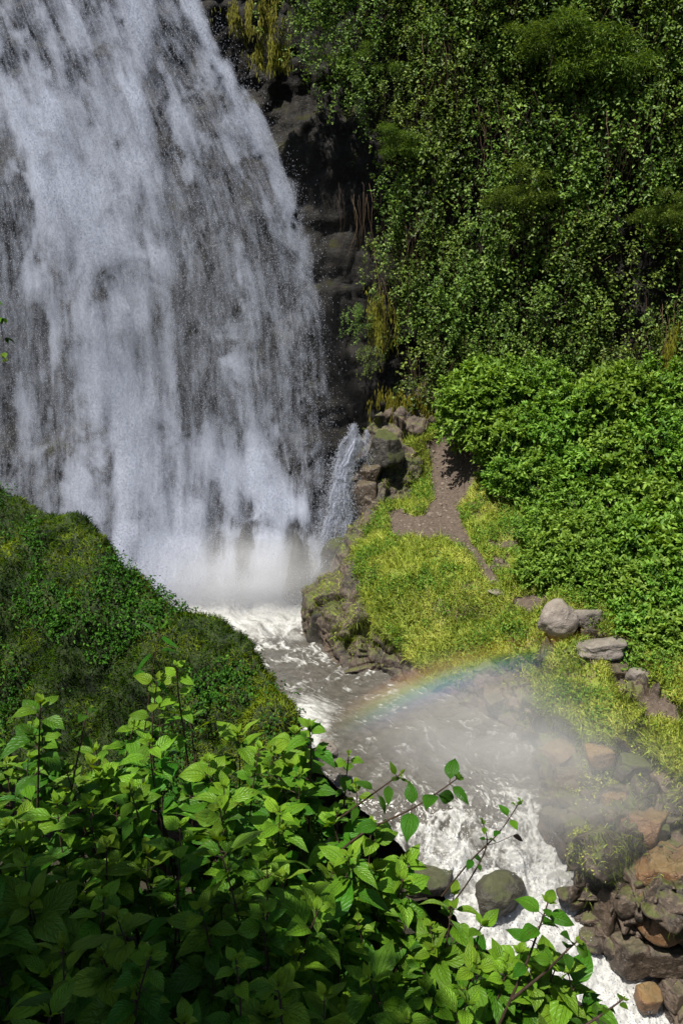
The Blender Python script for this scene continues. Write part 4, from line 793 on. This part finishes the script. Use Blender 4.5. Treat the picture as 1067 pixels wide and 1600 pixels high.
def shoot(pts, g_, n_nodes=8, Lmax=.135, t0=.25, aspect=.62, tip_light=.5, side=True, tip=True, skip=0.0, r0=.006, base_t=.42, yellow=0.0):
    """a stem with opposite leaf pairs; returns stem mesh and leaves mesh in world offsets from pts[0]"""
    pts = np.asarray(pts, float); q = catmull(pts, np.linspace(0, len(pts) - 1, 26)); q0 = q - q[0]
    sa, la = Acc(), Acc(); tube(sa, q0, r0, r0 * .4, 7)
    ts = t0 + (1 - t0) * (1 - (1 - np.linspace(0, 1, n_nodes)) ** 1.35)
    az = g_.uniform(0, 3.14); D, U, PO, LL, WW, DR, FO, TI = [], [], [], [], [], [], [], []
    def add(p, d, L, droop, tint):
        pet = L * .18; b = p + d * pet; tube(sa, np.stack([p, p + d * pet * .5 + np.array([0, 0, .003]), b]), .0022, .0014, 5)
        PO.append(b); D.append(d - np.array([0, 0, .12])); LL.append(L); WW.append(L * aspect * g_.uniform(.85, 1.12)); DR.append(droop); FO.append(g_.uniform(.05, .5)); TI.append(tint)
    for j, t in enumerate(ts):
        p = q0[int(round(t * 25))]; ax = unit(q0[min(25, int(t * 25) + 1)] - q0[max(0, int(t * 25) - 1)])
        e1 = unit(np.cross(ax, np.array([.3, .9, .1]))); e2 = np.cross(ax, e1); rel = j / max(1, n_nodes - 1)
        L = Lmax * np.interp(rel, [0, .45, .75, .92, 1], [.85, 1.0, .85, .5, .3]); el = np.interp(rel, [0, .5, .8, 1], [-.1, .25, .55, 1.0])
        for sgn in (0, 1):
            if g_.random() < skip: continue
            a_ = az + j * 1.571 + sgn * math.pi + g_.normal(0, .22)
            d = unit(math.cos(a_) * e1 + math.sin(a_) * e2 + el * ax + g_.normal(0, .1, 3))
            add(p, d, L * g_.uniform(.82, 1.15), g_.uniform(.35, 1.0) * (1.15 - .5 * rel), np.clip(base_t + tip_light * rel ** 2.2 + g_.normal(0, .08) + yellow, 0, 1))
            if side and rel < .7 and g_.random() < .75:        # small axillary rosette
                for h_ in range(5):
                    b_ = a_ + g_.uniform(-.9, .9); dd = unit(math.cos(b_) * e1 + math.sin(b_) * e2 + g_.uniform(.3, 1.6) * ax)
                    add(p + d * .02, dd, L * g_.uniform(.28, .55), g_.uniform(.3, .9), np.clip(base_t + .14 + g_.normal(0, .08), 0, 1))
    if tip:
        for h_ in range(4):
            b_ = g_.uniform(0, 6.28); ax = unit(q0[-1] - q0[-3]); dd = unit(math.cos(b_) * e1 * .5 + math.sin(b_) * e2 * .5 + ax)
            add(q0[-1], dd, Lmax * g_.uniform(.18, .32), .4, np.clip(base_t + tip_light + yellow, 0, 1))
    D = np.array(D); U = np.tile(np.array([0, 0, 1.]), (len(D), 1)) + g_.normal(0, .25, D.shape)
    U = U - .35 * np.array([0, 1., 0])
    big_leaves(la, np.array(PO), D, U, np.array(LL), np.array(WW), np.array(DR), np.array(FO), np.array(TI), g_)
    return sa.build('stem'), la.build('leaves')
def place_shoot(name, base_pt, sm, lm, label, cat, group=None, mat=None):
    b = empty(name, base_pt); link('stem', sm, M_stem, b); link('leaves', lm, mat or M_shoot, b); return tag(b, label, cat, group)
G_ = np.random.default_rng(99)
sp = []
for i in range(12):
    sm_ = i % 4 == 3; hgt_ = 1.05; ln = G_.normal(0, .12, 2)
    pts = [(0, 0, 0), (ln[0] * .3, ln[1] * .3 - .02, hgt_ * .4), (ln[0] * .7, ln[1] * .7 - .03, hgt_ * .75), (ln[0], ln[1] - .08, hgt_)]
    s_, l_ = shoot(pts, G_, n_nodes=int(G_.integers(8, 11)) + 3 * sm_, t0=.22, Lmax=G_.uniform(.085, .115) if sm_ else G_.uniform(.13, .19), aspect=G_.uniform(.48, .72), base_t=G_.uniform(.34, .52), skip=.06)
    sp.append((s_, l_, np.array(pts[-1])))
# outline of the thicket top in the photo and how far each part stands
TOPS = []
def scatter_row(y0, xs, Ynear, jy=14, jx=16):
    for x in xs: TOPS.append((x + G_.uniform(-jx, jx), y0(x) + G_.uniform(-jy, jy), Ynear + G_.uniform(-.12, .12)))
edge_y = lambda x: np.interp(x, [-80, 0, 80, 150, 240, 300, 400, 480, 560, 600, 660, 720, 770, 860, 960], [1140, 1140, 1135, 1150, 1100, 1112, 1145, 1150, 1250, 1310, 1395, 1420, 1450, 1480, 1575])
scatter_row(lambda x: edge_y(x) + 12, np.arange(-60, 560, 50), 3.35)
scatter_row(lambda x: edge_y(x) + 62, np.arange(-90, 620, 68), 3.05)
scatter_row(lambda x: edge_y(x) + 125, np.arange(-60, 700, 72), 2.75)
scatter_row(lambda x: edge_y(x) + 195, np.arange(-90, 800, 82), 2.4)
scatter_row(lambda x: edge_y(x) + 275, np.arange(-60, 860, 92), 2.1)
scatter_row(lambda x: edge_y(x) + 360, np.arange(-90, 860, 104), 1.85)
scatter_row(lambda x: edge_y(x) + 460, np.arange(-60, 620, 118), 1.65)
for _r in range(62): 
    _x = G_.uniform(-60, 860); _y = edge_y(_x) + G_.uniform(40, 420); TOPS.append((_x, _y, float(np.interp(_y - edge_y(_x), [0, 450], [3.2, 1.75])) + .1))
TOPS += [(700, 1400, 2.7), (745, 1440, 2.6), (800, 1462, 2.5), (835, 1500, 2.4), (885, 1535, 2.3), (790, 1500, 2.45), (640, 1440, 2.8), (600, 1400, 2.9), (560, 1360, 3.0), (720, 1500, 2.5), (660, 1480, 2.6), (780, 1530, 2.35), (840, 1580, 2.2), (610, 1330, 3.0), (650, 1400, 2.75), (700, 1450, 2.6), (760, 1475, 2.5), (820, 1500, 2.4), (880, 1560, 2.3), (760, 1560, 2.2), (690, 1540, 2.25), (820, 1610, 2.1), (620, 1370, 2.9), (580, 1290, 3.05)]
for i, (px, py, Y) in enumerate(TOPS):
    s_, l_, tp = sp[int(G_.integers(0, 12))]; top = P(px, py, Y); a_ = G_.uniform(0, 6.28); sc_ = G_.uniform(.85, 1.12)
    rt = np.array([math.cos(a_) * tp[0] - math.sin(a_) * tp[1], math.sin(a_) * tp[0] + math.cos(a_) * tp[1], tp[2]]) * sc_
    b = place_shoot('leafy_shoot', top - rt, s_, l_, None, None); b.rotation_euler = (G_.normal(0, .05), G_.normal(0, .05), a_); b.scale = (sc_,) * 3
    if py > 1430 and px < 330: z_ = 'leafy shoot in the deep shade at the bottom left of the thicket'
    elif px > 640: z_ = 'leafy green shoot at the right end of the thicket above the rapids'
    elif py < edge_y(px) + 45: z_ = 'bright leafy shoot along the sunlit top edge of the foreground thicket'
    elif px < 200: z_ = 'leafy green shoot at the left side of the foreground thicket'
    elif py > 1380: z_ = 'darker leafy shoot with large leaves low in the foreground thicket'
    else: z_ = 'leafy green shoot in the sunlit middle of the foreground thicket'
    tag(b, z_, 'plant', z_.replace('leafy', 'leafy').replace('shoot', 'shoots', 1))
# particular shoots and branches
def special(name, pix, label, cat, **k):
    pts = [P(*q) for q in pix]; s_, l_ = shoot(pts, G_, **k); return place_shoot(name, pts[0], s_, l_, label, cat)
special('leafy_shoot', [(252, 1330, 3.2), (245, 1240, 3.15), (238, 1150, 3.1), (246, 1062, 3.08)], 'tallest shoot with pale yellow tip leaves and a dark stem', 'plant', n_nodes=7, t0=.35, Lmax=.125, tip_light=.55, side=False, yellow=.12, aspect=.55)
special('leafy_shoot', [(205, 1260, 3.3), (225, 1150, 3.2), (240, 1040, 3.15), (250, 985, 3.14)], 'reed like shoot with narrow pointed leaves rising above all others', 'plant', n_nodes=4, t0=.6, Lmax=.15, aspect=.17, side=False, tip_light=.2, r0=.004)
special('leafy_shoot', [(300, 1250, 3.3), (290, 1160, 3.2), (280, 1090, 3.15), (276, 1040, 3.1)], 'small shoot with bright yellow tip right behind the tallest one', 'plant', n_nodes=6, t0=.4, Lmax=.085, tip_light=.5, side=False, yellow=.28)
special('leafy_shoot', [(108, 1330, 3.0), (112, 1240, 2.95), (125, 1170, 2.95), (138, 1105, 2.95)], 'thin dark stemmed shoot with two small leaf pairs near the left', 'plant', n_nodes=3, t0=.75, Lmax=.07, tip_light=.3, side=False, yellow=.1)
special('leafy_shoot', [(60, 1300, 2.9), (60, 1230, 2.85), (62, 1160, 2.8), (64, 1100, 2.8)], 'shoot with spreading top leaves at the far left of the thicket', 'plant', n_nodes=7, t0=.3, Lmax=.14, side=True)
special('leafy_shoot', [(482, 1300, 3.2), (484, 1240, 3.15), (486, 1180, 3.1), (484, 1135, 3.1)], 'shoot with drooping leaves standing out against the river', 'plant', n_nodes=7, t0=.3, Lmax=.125, side=True)
special('leafy_shoot', [(535, 1300, 3.2), (538, 1250, 3.2), (541, 1215, 3.15), (545, 1178, 3.1)], 'short shoot with one round bright leaf against the river', 'plant', n_nodes=4, t0=.5, Lmax=.075, side=False, aspect=.75, yellow=.12)
special('leafy_branch', [(520, 1340, 2.9), (570, 1300, 2.85), (650, 1260, 2.75), (712, 1218, 2.7)], 'reddish stemmed branch arching over the river with broad leaves', 'branch', n_nodes=5, t0=.45, Lmax=.125, side=False, aspect=.55, tip_light=.2)
special('leafy_branch', [(500, 1300, 3.1), (545, 1268, 3.0), (590, 1235, 2.9), (625, 1210, 2.85)], 'shorter branch left of the arching one with upright narrow leaves', 'branch', n_nodes=5, t0=.45, Lmax=.09, side=False, aspect=.42)
special('leafy_branch', [(690, 1400, 2.7), (735, 1345, 2.65), (780, 1300, 2.6), (812, 1252, 2.58)], 'thin crooked twig with few small leaves over the white rapids', 'twig', n_nodes=6, t0=.35, Lmax=.055, side=False, aspect=.6, skip=.25, r0=.004)
special('leafy_branch', [(700, 1420, 2.7), (735, 1372, 2.66), (760, 1320, 2.62), (752, 1280, 2.6)], 'bare dark twig with tiny leaves beside the crooked twig', 'twig', n_nodes=4, t0=.5, Lmax=.035, side=False, skip=.3, r0=.004)
special('leafy_branch', [(780, 1600, 2.3), (820, 1510, 2.3), (842, 1450, 2.3), (855, 1412, 2.3)], 'drooping shoot against the white water at the right end', 'branch', n_nodes=6, t0=.35, Lmax=.10, side=False, aspect=.6)
special('leafy_branch', [(800, 1560, 2.25), (850, 1520, 2.22), (880, 1490, 2.2), (900, 1472, 2.2)], 'twig ending in a curled leaf over the white water', 'branch', n_nodes=4, t0=.5, Lmax=.075, side=False, aspect=.7)
special('leafy_branch', [(860, 1660, 2.0), (905, 1610, 2.0), (940, 1585, 2.0), (972, 1562, 2.0)], 'small leafy twig at the bottom edge over the rapids', 'twig', n_nodes=5, t0=.4, Lmax=.06, side=False, aspect=.5)
# dead leaf on a fine stalk
a = Acc(); G2 = np.random.default_rng(5); q = P(800, 1306, 2.6); b0 = P(757, 1322, 2.62)
tube(a, np.stack([b0, (b0 + q) / 2 - np.array([0, 0, .006]), q]) - b0, .0016, .0012, 5, .2)
big_leaves(a, np.array([q - b0]), np.array([[.9, -.1, -.35]]), np.array([[0, -.5, 1.]]), np.array([.055]), np.array([.024]), np.array([.5]), np.array([.9]), np.array([.25]), G2)
tag(link('dead_leaf', a.build('dead_leaf'), M_dry, loc=b0), 'withered brown leaf hanging from a fine stalk over the rapids', 'leaf')
# leaves of a tree at the left edge
special('leafy_branch', [(-60, 400, 9.0), (-25, 450, 9.0), (0, 500, 9.0), (8, 560, 9.0)], 'dark leafy twig hanging in at the left edge before the waterfall', 'branch', n_nodes=7, t0=.1, Lmax=.16, side=True)

# ------------------------------------------------------------------ unseen tree added over the viewpoint to throw shade on the lower left
t_ = empty('added_shade_tree', (-3.6, -2.2, 10.2)); tag(t_, 'unseen leafy tree added over the viewpoint to shade the lower thicket', 'tree')
a = Acc(); tube(a, [(0, 0, -1), (.1, .2, 1), (.3, .7, 3), (.9, 1.4, 4.6)], .16, .09, 10)
for e in [(2.2, 2.0, 5.6), (.2, 2.6, 5.4), (1.6, .6, 5.9), (-.8, 1.2, 5.5)]: tube(a, [(.3, .7, 3), ((.3 + e[0]) / 2, (.7 + e[1]) / 2 + .1, 4.4), e], .06, .015, 7)
link('trunk', a.build('trunk'), M_bark, t_)
a = Acc(); n = 7800; cen = np.array([(1.0, 1.7, 5.3), (1.5, 1.6, 5.4), (.6, 1.6, 5.4), (1.1, 2.0, 5.3), (.5, 1.4, 5.6), (.1, 2.0, 5.5), (1.2, 1.0, 5.9), (-.9, 1.5, 5.6), (-1.9, 1.9, 5.4), (-2.4, 2.0, 5.3), (.6, 2.3, 5.2)])[rng.integers(0, 11, n)]
p_ = cen + unit(rng.normal(size=(n, 3))) * (rng.random(n) ** .5)[:, None] * np.array([.85, .62, .5]); L = rng.uniform(.09, .16, n)
v, f = leaf_cards(p_, rand_dirs(n), unit(rng.normal(size=(n, 3)) + np.array([0, 0, 2])), L, L * .55); a.add(v, f, np.repeat(rng.random(n), 6)); link('crown', a.build('crown'), M_herb, t_)

# ------------------------------------------------------------------ mist over pool and river, rainbow in it
def mist(px, py, Y, rx_, ry_, rz_, dens, nm, sc=1.0):
    v, f = ico(3); o = link(nm, mesh(nm, v, f)); o.location = P(px, py, Y); o.scale = (rx_, ry_, rz_)
    m = NT(nm); ob = m.obj(); gr = m.n('VectorMath', {0: ob}, 1, operation='LENGTH')
    fall_ = m.mr(gr, 0.15, .97, 1, 0, True); nz_ = m.mr(m.noise(ob, 2.2 * sc, 3, .6), .3, .7, .35, 1.4)
    vs = m.n('VolumeScatter', {'Color': (.97, .98, 1.0), 'Density': m.math('MULTIPLY', m.math('MULTIPLY', fall_, nz_), dens), 'Anisotropy': 0.0}); m.fin(vs, True)
    o.data.materials.append(m.m); return tag(o, kind='stuff')
tag(mist(400, 900, 25.8, 5.2, 2.0, 2.3, .48, 'mist'), 'white mist rising at the foot of the waterfall', 'mist')
tag(mist(215, 560, 26.9, 9.5, 1.3, 11.0, .04, 'mist'), 'veil of fine spray drifting in front of the waterfall', 'mist')
tag(mist(760, 1150, 16.6, 4.2, 2.4, 2.4, .28, 'mist'), 'thin grey mist drifting over the river', 'mist')
tag(mist(900, 1240, 14.2, 3.4, 2.0, 2.1, .21, 'mist'), 'thin mist over the rocks beside the rapids', 'mist')
def rainbow():
    Mid = P(680, 1066, 17.6); fw = unit(Mid - CAM); rt = np.array([1., 0, 0]); rt = unit(rt - fw * (rt @ fw)); up = np.cross(rt, fw)
    inn = unit(.36 * rt - .93 * up); tg = np.cross(fw, inn); Rr = 14.5; wd = 1.35; dp = .5
    n = 60; an = np.linspace(-.24, .42, n); sgn = 1 if tg[0] > 0 else -1
    V = []
    for a_ in an:
        dr = -(math.cos(a_) * np.array([1, 0, 0.])) + sgn * math.sin(a_) * np.array([0, 1, 0.])      # local x = inn, y = tg, z = fw
        for rr, dz in ((Rr - wd / 2, -dp), (Rr + wd / 2, -dp), (Rr + wd / 2, dp), (Rr - wd / 2, dp)): V.append(dr * rr + np.array([0, 0, dz]))
    V = np.array(V); i = np.arange(n * 4).reshape(n, 4); j = np.roll(i, -1, 1)
    F = np.concatenate([np.stack([i[:-1], j[:-1], j[1:], i[1:]], -1).reshape(-1, 4), i[:1], i[-1:, ::-1]])
    o = link('rainbow', mesh('rainbow', V, F, smooth=False)); from mathutils import Matrix
    Mx = Matrix.Identity(4)
    for k_, ax in enumerate((inn, tg, fw)):
        for r_ in range(3): Mx[r_][k_] = ax[r_]
    cpt = Mid + inn * Rr
    for r_ in range(3): Mx[r_][3] = cpt[r_]
    o.matrix_world = Mx
    m = NT('rainbow'); ob = m.n('SeparateXYZ', {0: m.obj()}, None)
    rr = m.math('SQRT', m.math('ADD', m.math('MULTIPLY', ob.outputs[0], ob.outputs[0]), m.math('MULTIPLY', ob.outputs[1], ob.outputs[1])))
    u = m.mr(rr, Rr - wd / 2, Rr + wd / 2); ang = m.math('DIVIDE', ob.outputs[1], Rr)
    col = m.ramp(u, (0.0, (.25, .2, .9)), (.25, (.15, .3, 1.0)), (.45, (.1, .8, .6)), (.58, (.6, .9, .1)), (.72, (1.0, .65, .05)), (.9, (1.0, .25, .05)), (1.0, (.9, .1, .1)))  # rainbow light painted as scatter colour across the band
    dn_ = m.math('MULTIPLY', m.mr(m.math('ABSOLUTE', m.math('SUBTRACT', u, .5)), .12, .5, 1, 0, True), m.math('MULTIPLY', m.mr(m.math('MULTIPLY', ang, float(sgn)), -.24, -.08, 0, 1, True), m.mr(m.math('MULTIPLY', ang, float(sgn)), .04, .42, 1, 0, True)))
    m.fin(m.n('VolumeScatter', {'Color': col, 'Density': m.math('MULTIPLY', dn_, .13)}), True); o.data.materials.append(m.m)
    tag(o, 'faint rainbow arc in the mist over the river', 'rainbow', kind='stuff')
rainbow()
